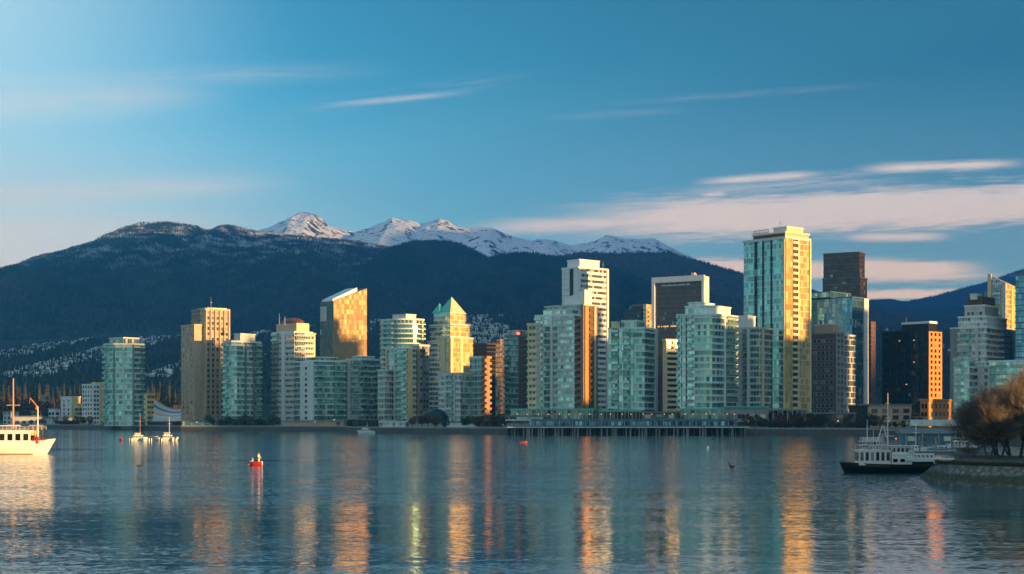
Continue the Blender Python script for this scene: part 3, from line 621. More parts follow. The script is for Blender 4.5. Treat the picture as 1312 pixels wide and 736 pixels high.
q = T.vol(562, 590, 608, 479, dD=-2); body(q, ['glass_pale', 'glass_grey']); slabs(q, 3, .45, .3, 'slab_grey'); cap(q, .9, .3); strip(q, 'A', .3, .38, 'pale_concrete', .5); strip(q, 'A', .7, .78, 'pale_concrete', .5); balconies(q, 'A', .4, .68, 3, 1.4)
q = T.vol(602, 617, 628, 458); body(q, ['glass_green', 'pink_brick'], name='side_wing'); slabs(q, 3, .4, .25, 'slab_grey'); cap(q, .9, .3, 'slab_mint'); balconies(q, 'B', .05, .95, 3, 1.4, 'orange_brick', 'orange_brick'); windows(q, 'A', [.3, .75], 3, 1.8, 1.6, 'pane_teal', 'slab_grey'); T.done()
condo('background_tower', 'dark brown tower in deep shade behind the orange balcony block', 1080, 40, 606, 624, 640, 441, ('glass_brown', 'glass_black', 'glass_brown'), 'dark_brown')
condo('slim_tower', 'very slim pink tower beside the green tower with a red beacon', 960, 40, 635, 641, 648, 440, ('glass_grey', 'pink_brick', 'pink_brick'), 'pink_brick', [(637, 641, 646, 436, 440, 'pink_brick', 1)], balc=[('B', 0, .9)])
T, q = condo('condo_tower', 'green glass tower with a brick side and red beacon, left of the yellow-edged tower', 860, 40, 647, 664, 682, 431, ('glass_green', 'brown_brick', 'glass_green'), 'slab_dark', [(650, 664, 676, 424, 431, 'glass_green', 3)], balc=[('A', .0, .3), ('B', .4, 1)])
b = MB(); b.lathe(0, 0, [(0, 0), (.8, .3), (1.0, .8), (.8, 1.3), (0, 1.6)], 10, 0); b.build('beacon', ['lamp_red'], T.root, (q.cx + q.w * .42, q.cy - q.d * .42, q.z1 + .8))
# --- middle group
T = Tower('condo_tower', 'white and mint banded glass tower with a bright yellow left edge', 730, 30, 735)
q = T.vol(686, 736, 744, 404); body(q, ['glass_mint', 'brown_brick']); slabs(q, 3.0, .3, .2, 'slab_mint'); cap(q, 1, .3, 'white_paint')
bandsf(q, 'A', .46, .98, 3.0, 1.3, 'pale_concrete', .5); strip(q, 'A', .985, 1.0, 'white_paint', .7); strip(q, 'A', .19, .22, 'white_paint', .5); strip(q, 'A', .40, .45, 'white_paint', .6); balconies(q, 'A', .0, .18, 3, 1.4, 'slab_mint'); balconies(q, 'B', .3, .9, 3, 1.4, 'pink_brick', 'pink_brick')
q2 = T.vol(676, 687, 692, 416, dD=-1.5); body(q2, ['cream_paint', 'pale_concrete'], name='side_wing'); slabs(q2, 3, .9, .35, 'cream_paint'); cap(q2, 1, .3, 'cream_paint'); windows(q2, 'A', [.35, .75], 3, 1.4, 1.5, 'pane_dark', 'cream_paint')
plant_room(T, 696, 733, 741, 397, 404, 'glass_mint', 3); T.done()
T = Tower('office_tower', 'grey banded office tower with a slanted white crown and copper orange corner', 790, 40, 748)
q = T.vol(698, 748, 766, 391, dD=2); body(q, ['glass_grey', 'brown_brick']); bandsf(q, 'A', 0, .93, 3.3, 1.3, 'pale_concrete', .3); strip(q, 'A', .93, 1, 'pink_brick', .5); strip(q, 'B', .06, .30, 'orange_brick', .5, name='copper_fin'); strip(q, 'B', .66, .80, 'cream_paint', .9, name='copper_fin'); balconies(q, 'B', .32, .62, 3.3, 1.0, 'brown_brick', 'brown_brick'); cap(q, .8, .3, 'pale_concrete')
a, uu, n, L, ang = face_of(q, 'A'); b = MB(); k0, k1 = .46, .96
b.face([(k0 * L, 2, 0), (k1 * L, 2, 0), (k1 * L, 2, 8.2), (k0 * L, 2, 4.2)]); b.face([(k1 * L, 8, 0), (k0 * L, 8, 0), (k0 * L, 8, 4.2), (k1 * L, 8, 8.2)]); b.face([(k0 * L, 2, 4.2), (k1 * L, 2, 8.2), (k1 * L, 8, 8.2), (k0 * L, 8, 4.2)]); b.face([(k1 * L, 2, 0), (k1 * L, 8, 0), (k1 * L, 8, 8.2), (k1 * L, 2, 8.2)]); b.face([(k0 * L, 8, 0), (k0 * L, 2, 0), (k0 * L, 2, 4.2), (k0 * L, 8, 4.2)])
b.build('crown', ['white_paint'], T.root, (a.x, a.y, q.z1 - .2), ang); T.done()
T = Tower('office_tower', 'tallest white banded tower with golden sunlit stripes near the middle', 850, 48, 740)
q = T.vol(720, 741, 779, 343); body(q, ['white_paint', 'glass_grey']); cap(q, 1, .25, 'white_paint')
bandsf(q, 'B', .0, .92, 3.0, 1.5, 'white_paint', .35); strip(q, 'B', .93, 1, 'white_paint', .7); strip(q, 'B', .0, .06, 'white_paint', .6); strip(q, 'A', .48, .70, 'glass_dark', .15, name='glass_strip')
bandsf(q, 'A', .02, .44, 3.0, .5, 'slab_grey', .25, 'window_band')
q2 = T.vol(727, 742, 768, 333, 343, 3); body(q2, ['white_paint'], name='penthouse'); cap(q2, .6, .2, 'white_paint'); antenna(T, 773, 850, 342, 335, .12)
qq = q2; strip(q2, 'B', .0, .5, 'white_paint', .5, name='core_wall'); T.done()
condo('condo_tower', 'teal tower with pale penthouse between the white banded tower and brown tower', 730, 24, 780, 826, 842, 421, ('glass_teal', 'glass_teal', 'glass_teal'), 'slab_mint', [(796, 816, 826, 411, 421, 'glass_mint', 6), (783, 789, 794, 413, 421, 'cream_paint', 3)], pil=[('A', .0, .09, 'glass_mint', .8), ('A', .3, .42, 'glass_mint', .7), ('A', .62, .70, 'glass_mint', .6), ('B', .8, 1, 'slab_mint', .4)], balc=[('A', .1, .28), ('A', .44, .6)])
T = Tower('office_tower', 'dark round-topped tower peeking out left of the white-framed tower', 1180, 45, 828)
q = T.vol(800, 822, 838, 396); body(q, ['glass_black', 'glass_black']); q2 = T.vol(824, 828, 838, 390, dD=-8); body(q2, ['glass_pale', 'glass_sunlit'], name='side_wing')
windows(q2, 'B', [.25, .75], 3.3, 1.7, 1.8, 'pane_dark', 'cream_paint'); b = MB(); b.lathe(q.cx, q.cy, [(q.w * .5, q.z1), (q.w * .45, q.z1 + 2.5), (q.w * .3, q.z1 + 4), (0, q.z1 + 4.6)], 20, 0, 1, q.d / q.w); b.build('dome', ['dark_metal'], T.root); T.done()
T = Tower('office_tower', 'dark brown slab tower in a plain white frame with a sign line', 1000, 33, 903)
q = T.vol(836, 903, 908, 354); body(q, ['glass_brown', 'white_paint', 'white_paint']); qr = T.vol(850, 890, 898, 357, dD=8); body(qr, ['glass_brown', 'white_paint', 'white_paint'], name='rear_block'); strip(q, 'A', 0, .055, 'white_paint', 1.2, name='frame'); strip(q, 'A', .955, 1, 'white_paint', 1.2, name='frame')
strip(q, 'A', .0, 1, 'white_paint', 1.25, q.z1 - 2.9, q.z1 + .8, 'frame'); strip(q, 'B', -.02, 1, 'white_paint', .3, name='frame')
b = MB(); random.seed(5); xx = 0
while xx < 20:
    ww = random.choice((.35, .5, .65)); b.box(xx, xx + ww, -.12, .05, 0, random.choice((.75, 1.0, 1.0)), 0); xx += ww + random.choice((.22, .22, .5))
on_face(q, 'A', b.mesh('sign', ['white_paint']), 'sign', .18, q.z1 - 5.2)
a, uu, n, L, ang = face_of(q, 'A'); bl, lm = MB(), None; bl.box(0, .8, -.06, .05, 0, .9, 0); lm = bl.mesh('lit_window', ['lamp_amber'])
for k in range(17): on_face(q, 'A', lm, 'lit_window', .1 + k * .021 + random.uniform(0, .004), 3.2 * 25 - 16.2) if random.random() < .8 else None
b = MB(); b.box(-1.2, 1.2, -1, 1, 0, 2.2, 0); b.box(1.4, 2, -.5, .5, 0, 1.4, 0); b.build('plant_box', ['cream_paint'], T.root, (q.cx + q.w * .25, q.cy, q.z1 + .6)); T.done()
T = Tower('office_block', 'low cream banded block in front of the white-framed brown tower', 880, 66, 853, cat='building')
q = T.vol(849, 853, 876, 436); body(q, ['cream_paint', 'glass_dark']); bandsf(q, 'B', .0, 1, 3.05, 1.5, 'cream_paint', .4); strip(q, 'B', .0, .06, 'cream_paint', .6); cap(q, 1, .3, 'cream_paint'); T.done()
T, qU = condo('condo_tower', 'mint glass tower with a round-edged stepped top in front of the tallest tower', 715, 34, 868, 912, 945, 403, ('glass_mint', 'glass_teal', 'glass_teal', 'glass_teal'), 'slab_mint', ch=.5, rnd=5, balc=[('A', .0, .14), ('A', .62, .9), ('B', .3, .9)], pil=[('A', .16, .24, 'glass_mint', .7), ('A', .5, .56, 'slab_dark', .4), ('B', .2, .28, 'slab_mint', .4)])

def crown(T_, x0, xc, x1, yt, yb, dD, mats, ch=.5, rnd=5):
    q = T_.vol(x0, xc, x1, yt, yb, dD, ch, rnd); body(q, mats, name='penthouse'); cap(q, .6, .3, 'slab_mint', 'roof'); return q
crown(T, 878, 912, 936, 392, 403, 4, ['glass_mint', 'slab_mint', 'slab_mint']); crown(T, 882, 896, 915, 388, 392, 8, ['slab_mint'], .3, 0)
T, q = condo('condo_tower', 'slim white and teal tower tucked under the tallest glass tower', 745, 32, 943, 974, 988, 421, ('glass_mint', 'glass_green', 'glass_green'), 'pale_concrete', [(945, 958, 968, 405, 421, 'white_paint', 4)], pil=[('A', .0, .3, 'pale_concrete', .5), ('A', .48, .56, 'white_paint', .9), ('B', .1, .3, 'cream_paint', .5)], balc=[('A', .3, .46)])
# tallest tower
T = Tower('glass_tower', 'tallest tower, mint glass with a blazing gold right side and flat crown', 760, 50, 1006)
q = T.vol(953, 1006, 1038, 305); body(q, ['glass_mint', 'glass_sunlit', 'glass_mint']); slabs(q, 3.0, .18, .12, 'slab_mint')
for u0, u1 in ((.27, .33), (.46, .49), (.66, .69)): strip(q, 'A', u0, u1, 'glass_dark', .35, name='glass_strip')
strip(q, 'B', .0, .26, 'glass_sunlit', .6, name='bay'); strip(q, 'B', .26, .48, 'dark_brown', .1, name='recess'); strip(q, 'A', .965, 1, 'cream_paint', .5); balconies(q, 'B', .27, .47, 3.0, .9, 'slab_grey', 'cream_paint'); strip(q, 'B', .48, .53, 'cream_paint', .7); strip(q, 'B', .95, 1, 'cream_paint', .7)
cap(q, 1.2, .4, 'slab_grey')
q2 = T.vol(965, 1006, 1036, 298, 305, 2); body(q2, ['dome_brown', 'beige_concrete'], name='penthouse'); cap(q2, .8, .5, 'cream_paint', 'roof')
q3 = T.vol(991, 1008, 1029, 291, 297, 3); body(q3, ['white_paint', 'cream_paint'], name='crown'); cap(q3, .5, .3, 'white_paint', 'roof')
b = MB(); x0, x1, y0 = q2.cx - q2.w / 2, q2.cx - q2.w * .02, q2.cy - q2.d / 2
for k in range(13): xx = x0 + (x1 - x0) * k / 12; b.tube((xx, y0, q2.z1), (xx, y0, q2.z1 + 2.4), .09)
for zz in (1.0, 2.4): b.tube((x0, y0, q2.z1 + zz), (x1, y0, q2.z1 + zz), .09)
b.build('railing', ['dark_metal'], T.root); antenna(T, 1001, 765, 291, 280, .14); T.done()
T = Tower('office_tower', 'dark brown tower with stepped banded top right of the tallest glass tower', 1150, 30, 1102)
q = T.vol(1054, 1102, 1111, 356); body(q, ['glass_black', 'glass_brown']); bandsf(q, 'A', 0, 1, 4.5, 1.2, 'dark_brown', .4); cap(q, 1, .4, 'dark_brown')
q2 = T.vol(1055, 1101, 1108, 324, 356, 1); body(q2, ['glass_black', 'glass_brown'], name='upper_block'); bandsf(q2, 'A', 0, 1, 5.2, 1.0, 'dark_brown', .3); cap(q2, 1.2, .3, 'dark_brown', 'roof'); T.done()
T = Tower('office_tower', 'blue glass office tower with stepped top and a white right edge', 890, 42, 1092)
q = T.vol(1030, 1092, 1112, 381); body(q, ['glass_blue', 'glass_blue']); cap(q, .6, .2, 'blue_paint'); strip(q, 'B', .72, 1, 'white_paint', .5); strip(q, 'A', .60, .66, 'glass_pale', .3, name='glass_strip')
q2 = T.vol(1024, 1064, 1090, 374, 381, 3); body(q2, ['glass_blue', 'glass_blue'], name='upper_block'); cap(q2, .5, .2, 'blue_paint')
windows(q, 'A', [.70, .76, .82], 3.6, 2.2, 2.3, 'pane_teal', 'slab_grey', z0=q.z0 + 20, limit=60); T.done()
T = Tower('apartment_tower', 'grey brown apartment tower with white window columns below the blue glass tower', 790, 44, 1072)
q = T.vol(1037, 1071, 1082, 427); body(q, ['brown_brick', 'grey_concrete']); cap(q, 1, .3, 'grey_concrete'); strip(q, 'A', 0, .1, 'beige_concrete', .5); windows(q, 'A', [.22, .36, .52, .68, .84], 3.0, 1.7, 1.7, 'pane_dark', 'pale_concrete'); windows(q, 'B', [.3, .7], 3, 1.5, 1.6, 'pane_dark', 'grey_concrete')
q2 = T.vol(1068, 1080, 1096, 430, dD=9); body(q2, ['glass_green', 'glass_grey'], name='side_wing'); slabs(q2, 3, .35, .25, 'slab_grey'); cap(q2, .9, .3); plant_room(T, 1044, 1068, 1078, 416, 427, 'beige_concrete', 3, capm='white_paint'); T.done()
T = Tower('background_tower', 'narrow dark tower just right of the blue glass office tower', 1080, 40, 1116)
q = T.vol(1108, 1116, 1122, 412); body(q, ['glass_black', 'brown_brick']); slabs(q, 3.2, .4, .2, 'dark_brown'); T.done()
# --- right group
T = Tower('office_tower', 'black office tower with a glowing orange side and white rooftop plant', 900, 48, 1190)
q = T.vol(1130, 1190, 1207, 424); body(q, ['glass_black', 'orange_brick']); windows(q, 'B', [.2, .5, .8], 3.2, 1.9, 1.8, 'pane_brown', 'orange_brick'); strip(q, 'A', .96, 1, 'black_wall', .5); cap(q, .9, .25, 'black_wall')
for k in range(7): strip(q, 'A', .02 + k * .155, .035 + k * .155, 'black_wall', .5)
b, me = win_mesh(2.4, 1.3, 'lamp_amber', 'black_wall'); a, uu, n, L, ang = face_of(q, 'A'); bl = MB(); bl.box(-.5, .5, -.06, .05, 0, .5, 0); lm = bl.mesh('lit_window', ['lamp_amber'])
for k in range(4): p = a + uu * (random.choice((.38, .53, .69, .84)) * L); put('lit_window', lm, T.root, (p.x, p.y, q.z0 + 3.2 * random.randint(4, 16) + 1.6), ang)
q2 = T.vol(1156, 1190, 1200, 414, 424, 3); body(q2, ['black_wall'], name='penthouse'); q3 = T.vol(1155, 1191, 1201, 411.5, 414.5, 2.5); body(q3, ['white_paint'], name='roof_plant', roof='white_paint'); antenna(T, 1163, 900, 411, 406, .1); T.done()
T = Tower('brick_building', 'low orange brick building with rows of arched windows beside the black tower', 780, 40, 1190, cat='building')
q = T.vol(1179, 1190, 1222, 513); body(q, ['orange_brick', 'orange_brick']); cap(q, 1, .4, 'orange_brick', 'cornice'); windows(q, 'B', [.12, .28, .44, .60, .76, .92], 4.2, 1.6, 2.5, 'pane_black', 'beige_concrete'); windows(q, 'A', [.3, .7], 4.2, 1.4, 2.4, 'pane_black', 'orange_brick'); T.done()
T = Tower('condo_tower', 'large pale stepped apartment tower with a dark boxy penthouse, far right', 800, 36, 1262)
q = T.vol(1218, 1264, 1301, 420); body(q, ['glass_pale', 'glass_pale']); slabs(q, 3, .4, .25, 'pale_concrete'); cap(q, .9, .3, 'white_paint'); strip(q, 'A', 0, .17, 'grey_concrete', .7); balconies(q, 'A', .3, .55, 3, 1.5, 'slab_mint'); balconies(q, 'B', .5, .8, 3, 1.5, 'slab_mint'); strip(q, 'B', .85, 1, 'pale_concrete', .6); strip(q, 'A', .7, .78, 'pale_concrete', .6)
q2 = T.vol(1228, 1264, 1290, 406, 420, 3); body(q2, ['glass_pale', 'pale_concrete'], name='upper_block'); slabs(q2, 3, .4, .3, 'slab_mint'); cap(q2, .9, .3, 'white_paint')
q3 = T.vol(1236, 1262, 1279, 392, 406, 5); body(q3, ['pale_concrete', 'grey_concrete'], name='upper_block'); cap(q3, .9, .3, 'white_paint'); windows(q3, 'A', [.2, .4, .6, .8], 3, 1.7, 1.8, 'pane_dark', 'white_paint')
plant_room(T, 1239, 1258, 1275, 380, 392, 'dome_brown', 7, capm='slab_dark'); plant_room(T, 1243, 1251, 1257, 377, 384, 'white_paint', 6.5, name='tank'); antenna(T, 1265, 812, 380, 372, .15); T.done()
T = Tower('condo_tower', 'tall pale tower with a swooping top and gold lit edges behind the far right tower', 960, 44, 1288)
q = T.vol(1266, 1289, 1302, 366); ol = outline(q); zt = wz(350, 960) - LAND; b = MB(); b.prism(ol, 0, [zt, zt - 6, q.z1, zt - 3], 0, 2, [0, 1, 0, 0]); b.build('wall', ['glass_pale', 'glass_sunlit', 'cream_paint'], T.root)
slabs(q, 3, .5, .25, 'pale_concrete'); strip(q, 'A', 0, .2, 'cream_paint', .7, None, zt); strip(q, 'B', .45, .7, 'yellow_wall', .6); strip(q, 'A', .8, 1, 'pale_concrete', .6, None, zt - 6); balconies(q, 'A', .3, .7, 3, 1.4, 'pale_concrete'); T.done()
condo('office_tower', 'dark blue glass tower cut off by the right edge of the view', 800, 34, 1301, 1330, 1350, 352, ('glass_blue', 'glass_dark', 'glass_dark'), 'slab_dark')
T = Tower('condo_block', 'mint glass apartment block with a pale grid front behind the bare willows', 690, 34, 1290)
q = T.vol(1246, 1268, 1300, 470); body(q, ['pale_concrete', 'glass_mint']); cap(q, .9, .3); windows(q, 'A', [.2, .5, .8], 3, 1.6, 1.6, 'pane_dark', 'white_paint')
q2 = T.vol(1222, 1242, 1252, 460, dD=-3); body(q2, ['glass_mint', 'glass_teal'], name='side_wing'); slabs(q2, 3, .4, .25, 'slab_mint'); cap(q2, .9, .3, 'slab_mint'); balconies(q2, 'A', .1, .6, 3, 1.5, 'slab_mint')
q3 = T.vol(1267, 1312, 1345, 463, dD=-4); body(q3, ['glass_mint', 'glass_teal'], name='side_wing'); slabs(q3, 3, .4, .25, 'slab_mint'); cap(q3, .9, .3, 'slab_mint'); balconies(q3, 'A', .2, .5, 3, 1.5, 'slab_mint'); balconies(q3, 'A', .65, .95, 3, 1.5, 'slab_mint'); T.done()
# --- small buildings at the far left and the striped tent roof
T = Tower('apartment_block', 'small white and yellow block, lowest and furthest left of the waterfront', 1120, 45, 92, cat='building')
q = T.vol(78, 92, 103, 509); body(q, ['white_paint', 'yellow_wall']); slabs(q, 3, .4, .2, 'pale_concrete'); windows(q, 'A', [.3, .7], 3, 2, 1.6, 'pane_dark', 'white_paint'); cap(q, .8, .3, 'white_paint'); T.done()
T = Tower('apartment_block', 'white grid block with a yellow sunlit wing just left of the lone teal tower', 1060, 42, 120, cat='building')
q = T.vol(105, 119, 128, 493); body(q, ['white_paint', 'white_paint']); windows(q, 'A', [.15, .38, .62, .85], 3, 1.8, 1.7, 'pane_dark', 'white_paint'); windows(q, 'B', [.3, .7], 3, 1.6, 1.6, 'pane_dark', 'white_paint'); cap(q, .8, .3, 'white_paint')
q = T.vol(118, 122, 136, 491, dD=7); body(q, ['white_paint', 'yellow_wall'], name='side_wing'); slabs(q, 3, .3, .2, 'yellow_wall'); cap(q, .8, .3, 'yellow_wall'); T.done()
T = Tower('market_hall', 'yellow tower block with a striped tent roof sweeping down to an orange pavilion', 960, 50, 190, cat='building')
q = T.vol(184, 188, 198, 505); body(q, ['cream_paint', 'yellow_wall'], name='block'); cap(q, .8, .3, 'yellow_wall'); windows(q, 'B', [.25, .5, .75], 3.2, 1.5, 1.5, 'pane_brown', 'yellow_wall')
q2 = T.vol(222, 226, 234, 519, dD=4); body(q2, ['orange_paint', 'orange_paint'], name='pavilion'); windows(q2, 'B', [.3, .7], 4, 1.6, 2.4, 'pane_brown', 'cream_paint')
def tent():
    A = Vector((wx(197, 950), 950, wz(508, 950))); Bv = Vector((wx(232, 962), 962, wz(523, 962))); b = MB(); N = 16
    def ring(t, s):
        rg = A.lerp(Bv, t) - Vector((0, 0, 6.5 * t * (1 - t) * 1.6)); k = abs(s); foot = Vector((rg.x + s * (1 + 2 * t) * .8, rg.y - 9 * s, 3.2 + 2.2 * t))
        p = rg.lerp(foot, k); return p - Vector((0, 0, (rg.z - foot.z) * .55 * k * (1 - k)))
    for k in range(N):
        for s0, s1, m in ((-1, -.5, 1), (-.5, 0, 0), (0, .06, 2), (.06, .2, 0), (.2, .27, 3), (.27, .42, 0), (.42, .5, 4), (.5, .62, 0), (.62, 1, 1)):
            p = [ring(k / N, s0), ring((k + 1) / N, s0), ring((k + 1) / N, s1), ring(k / N, s1)]; b.face(p, m); b.face([x + Vector((0, 0, .15)) for x in reversed(p)], m)
    o = b.build('tent_roof', ['canvas_white', 'slab_grey', 'orange_paint', 'canvas_blue', 'yellow_wall'], None); o.parent = T.root; o.matrix_parent_inverse = (Matrix.Translation(T.org) @ Matrix.Rotation(-T.th, 4, 'Z')).inverted()
tent(); T.done()

# unseen towers added right of the frame, placed and sized to shade the skyline
NQ = 150.0                                            # their row lies this far towards the sun
ROW = [(268, 385, 34), (385, 470, 36), (505, 545, 60), (545, 586, 66), (586, 611.5, 121), (611.5, 626.5, 114), (626.5, 639.5, 118), (639.5, 648, 106), (648, 663.5, 91), (663.5, 674, 64), (674, 686, 97), (686, 698, 92), (698, 714, 86), (714, 721.5, 96), (721.5, 735, 119), (735, 748, 102), (748, 757, 114), (762, 782, 95), (784, 797, 148), (797, 812.5, 134), (812.5, 858, 112), (880, 893, 50), (905, 940, 96)]
for k, (p0, p1, H) in enumerate(ROW):
    p = (p0 + p1) / 2; ca, sa = math.cos(R(SUN_AZ)), math.sin(R(SUN_AZ)); nq = NQ + (k % 3) * 14 if p0 > 300 else 232
    T = Tower('shade_tower', 'unseen tower added out of view to the right to shade the city', 500, 40, PXC, 'unseen shade towers added to the right')
    T.root.location = (p * ca + nq * sx, p * sa + nq * sy, LAND); T.root.rotation_euler = (0, 0, R(90) - R(90 - SUN_AZ))
    q = Vol(); q.T = T; q.w = p1 - p0; q.d = 22; q.cx = q.cy = 0; q.z0 = 0; q.z1 = H + (k % 3) * 1.2 - LAND; q.ch = 0; q.rnd = 0
    body(q, [('glass_teal', 'glass_grey', 'glass_pale')[k % 3]], name='glass_wall'); slabs(q, 3.2, .4, .25, 'slab_grey'); cap(q, 1, .3)

# ------------------------------------------------------------------ waterfront: podiums, pier, viaduct
def low(name, label, D, th, x0, xc, x1, yt, wall, roof='roof_grey', ribbon=None, ribb=3.4, yb=None, cols=0, lit=0, extra=None):
    T = Tower(name, label, D, th, xc, cat='building'); q = T.vol(x0, xc, x1, yt); body(q, [wall, wall], roof=roof); cap(q, .7, .5, roof, 'roof')
    if ribbon:
        L = face_of(q, 'A')[3]; n = max(2, int(L / 4.2)); windows(q, 'A', [(k + .5) / n for k in range(n)], ribb, 2.6, 1.8, ribbon, 'slab_dark'); L = face_of(q, 'B')[3]; n = max(1, int(L / 4.2)); windows(q, 'B', [(k + .5) / n for k in range(n)], ribb, 2.4, 1.8, ribbon, 'slab_dark')
    if cols:
        for k in range(cols + 1): strip(q, 'A', k / cols * .985, k / cols * .985 + .012, 'beige_concrete', 1.2, name='column')
    for k in range(lit):
        a, uu, n, L, ang = face_of(q, 'A'); p = a + uu * (random.uniform(.05, .95) * L); bl = MB(); bl.box(-.35, .35, -.16, 0, 0, .5, 0); put('wall_lamp', bl.mesh('wall_lamp', ['lamp_amber']), T.root, (p.x + n.x * .02, p.y + n.y * .02, random.uniform(1.5, 3.5)), ang)
    T.done(); return T, q
low('podium', 'green-roofed glazed podium under the white and mint tower', 715, 6, 655, 760, 772, 525, 'glass_green', 'green_copper', None, cols=16, lit=2)
low('podium', 'low dark glazed podium under the yellow-edged tower', 705, 6, 645, 700, 706, 534, 'glass_grey', 'slab_dark', 'pane_teal', lit=2)
low('podium', 'columned terrace podium with a green roof below the teal tower', 705, 6, 768, 820, 826, 527, 'glass_dark', 'green_copper', None, cols=11, lit=4)
low('podium', 'brown brick podium with pale windows left of the mint glass tower', 702, 7, 822, 868, 873, 529, 'brown_brick', 'slab_dark', 'pane_teal', lit=3)
low('podium', 'green-roofed glazed podium at the foot of the mint glass tower', 697, 6, 872, 926, 930, 525, 'glass_green', 'green_copper', None, cols=9, lit=3)
low('podium', 'grey windowed podium under the slim white and teal tower', 694, 5, 928, 984, 988, 522, 'grey_concrete', 'green_copper', 'pane_dark', lit=4)
low('podium', 'columned dark podium under the tallest glass tower', 698, 6, 984, 1034, 1040, 526, 'glass_dark', 'slab_dark', None, cols=8, lit=4)
low('podium', 'brick-ended low podium below the grey brown apartment tower', 690, 10, 1030, 1096, 1108, 530, 'brown_brick', 'slab_dark', 'pane_black', lit=2)
low('warehouse', 'long low dark shed with an amber upper storey left of the brick building', 720, 10, 1100, 1168, 1180, 519, 'beige_concrete', 'slab_dark', 'pane_brown', 3.0, lit=3)
low('warehouse', 'plain black shed below the narrow dark tower', 690, 8, 1088, 1112, 1116, 521, 'black_wall', 'black_wall')
low('boathouse', 'low blue-grey boathouse at the foot of the beige concrete tower', 838, 4, 234, 272, 276, 540, 'slab_grey', 'slab_dark', 'pane_teal', lit=1)
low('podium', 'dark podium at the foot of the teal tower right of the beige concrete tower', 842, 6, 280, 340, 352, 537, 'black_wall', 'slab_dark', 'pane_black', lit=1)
low('retaining_wall', 'brown terrace building in front of the white-ended glass block', 826, 4, 362, 440, 446, 540, 'beige_concrete', 'grey_concrete', None, lit=2)
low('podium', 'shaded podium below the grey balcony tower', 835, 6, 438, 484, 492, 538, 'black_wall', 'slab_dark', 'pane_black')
low('podium', 'pale blue glazed lobby at the foot of the stepped waterfront tower', 770, 6, 486, 520, 524, 541, 'glass_pale', 'slab_grey', 'pane_teal')
low('podium', 'grey terrace block with a plain front under the golden pyramid tower', 765, 6, 524, 568, 572, 541, 'grey_concrete', 'slab_dark', 'pane_teal')
low('podium', 'greenish terrace block at the left edge of the pier', 760, 6, 572, 612, 616, 541, 'slab_mint', 'slab_dark', 'pane_teal')
for lab, D, x0, xc, x1, yt, wl in (('grey shore shed with a flat roof, leftmost on the shore', 1080, 18, 52, 60, 534, 'slab_grey'), ('pale shore shed below the small white and yellow block', 1050, 60, 88, 98, 536, 'pale_concrete'), ('red-roofed dark shed by the shore beside the white motor yacht', 1035, 76, 97, 102, 540, 'black_wall'), ('low dark boat shed in front of the lone teal tower', 930, 130, 175, 186, 541, 'slab_dark'), ('small brown kiosk left of the boathouse', 905, 190, 222, 230, 541, 'brown_brick')):
    low('shore_shed', lab, D, 8, x0, xc, x1, yt, wl, 'red_paint' if 'red' in lab else 'roof_grey', 'pane_dark', 3.2)
for lab, D, x0, xc, x1, yt, wl, rf in (('small sunlit orange house among the trees behind the left shore', 1190, 53, 58, 63, 507, 'orange_paint', 'roof_grey'), ('low white house with a wide roof left of the small white and yellow block', 1100, 62, 70, 77, 524, 'white_paint', 'roof_grey'), ('small cream house standing at the shore by the yacht crane', 1095, 40, 46, 52, 527, 'cream_paint', 'dome_brown'), ('tiny yellow annex right of the small white and yellow block', 1110, 97, 100, 107, 518, 'yellow_wall', 'slab_grey'), ('low grey house behind the yacht mast at far left', 1100, 4, 14, 24, 528, 'slab_grey', 'roof_grey')):
    low('shore_house', lab, D, 40, x0, xc, x1, yt, wl, rf, 'pane_dark', 3.0)
# dome pavilion between the towers
t_ = thing('glass_dome', 'small dark teal dome between the stepped tower and the pyramid tower', 'dome', (wx(556, 800), 800, LAND)); b = MB(); b.lathe(0, 0, [(7.5, 0), (7.5, 3.5)], 20, 0); b.build('drum', ['slab_dark'], t_); b = MB(); b.lathe(0, 0, [(7.8, 3.4), (7.4, 5.5), (6, 7.6), (3.5, 9), (0, 9.6)], 20, 0); b.build('dome', ['green_glass_dome'], t_)
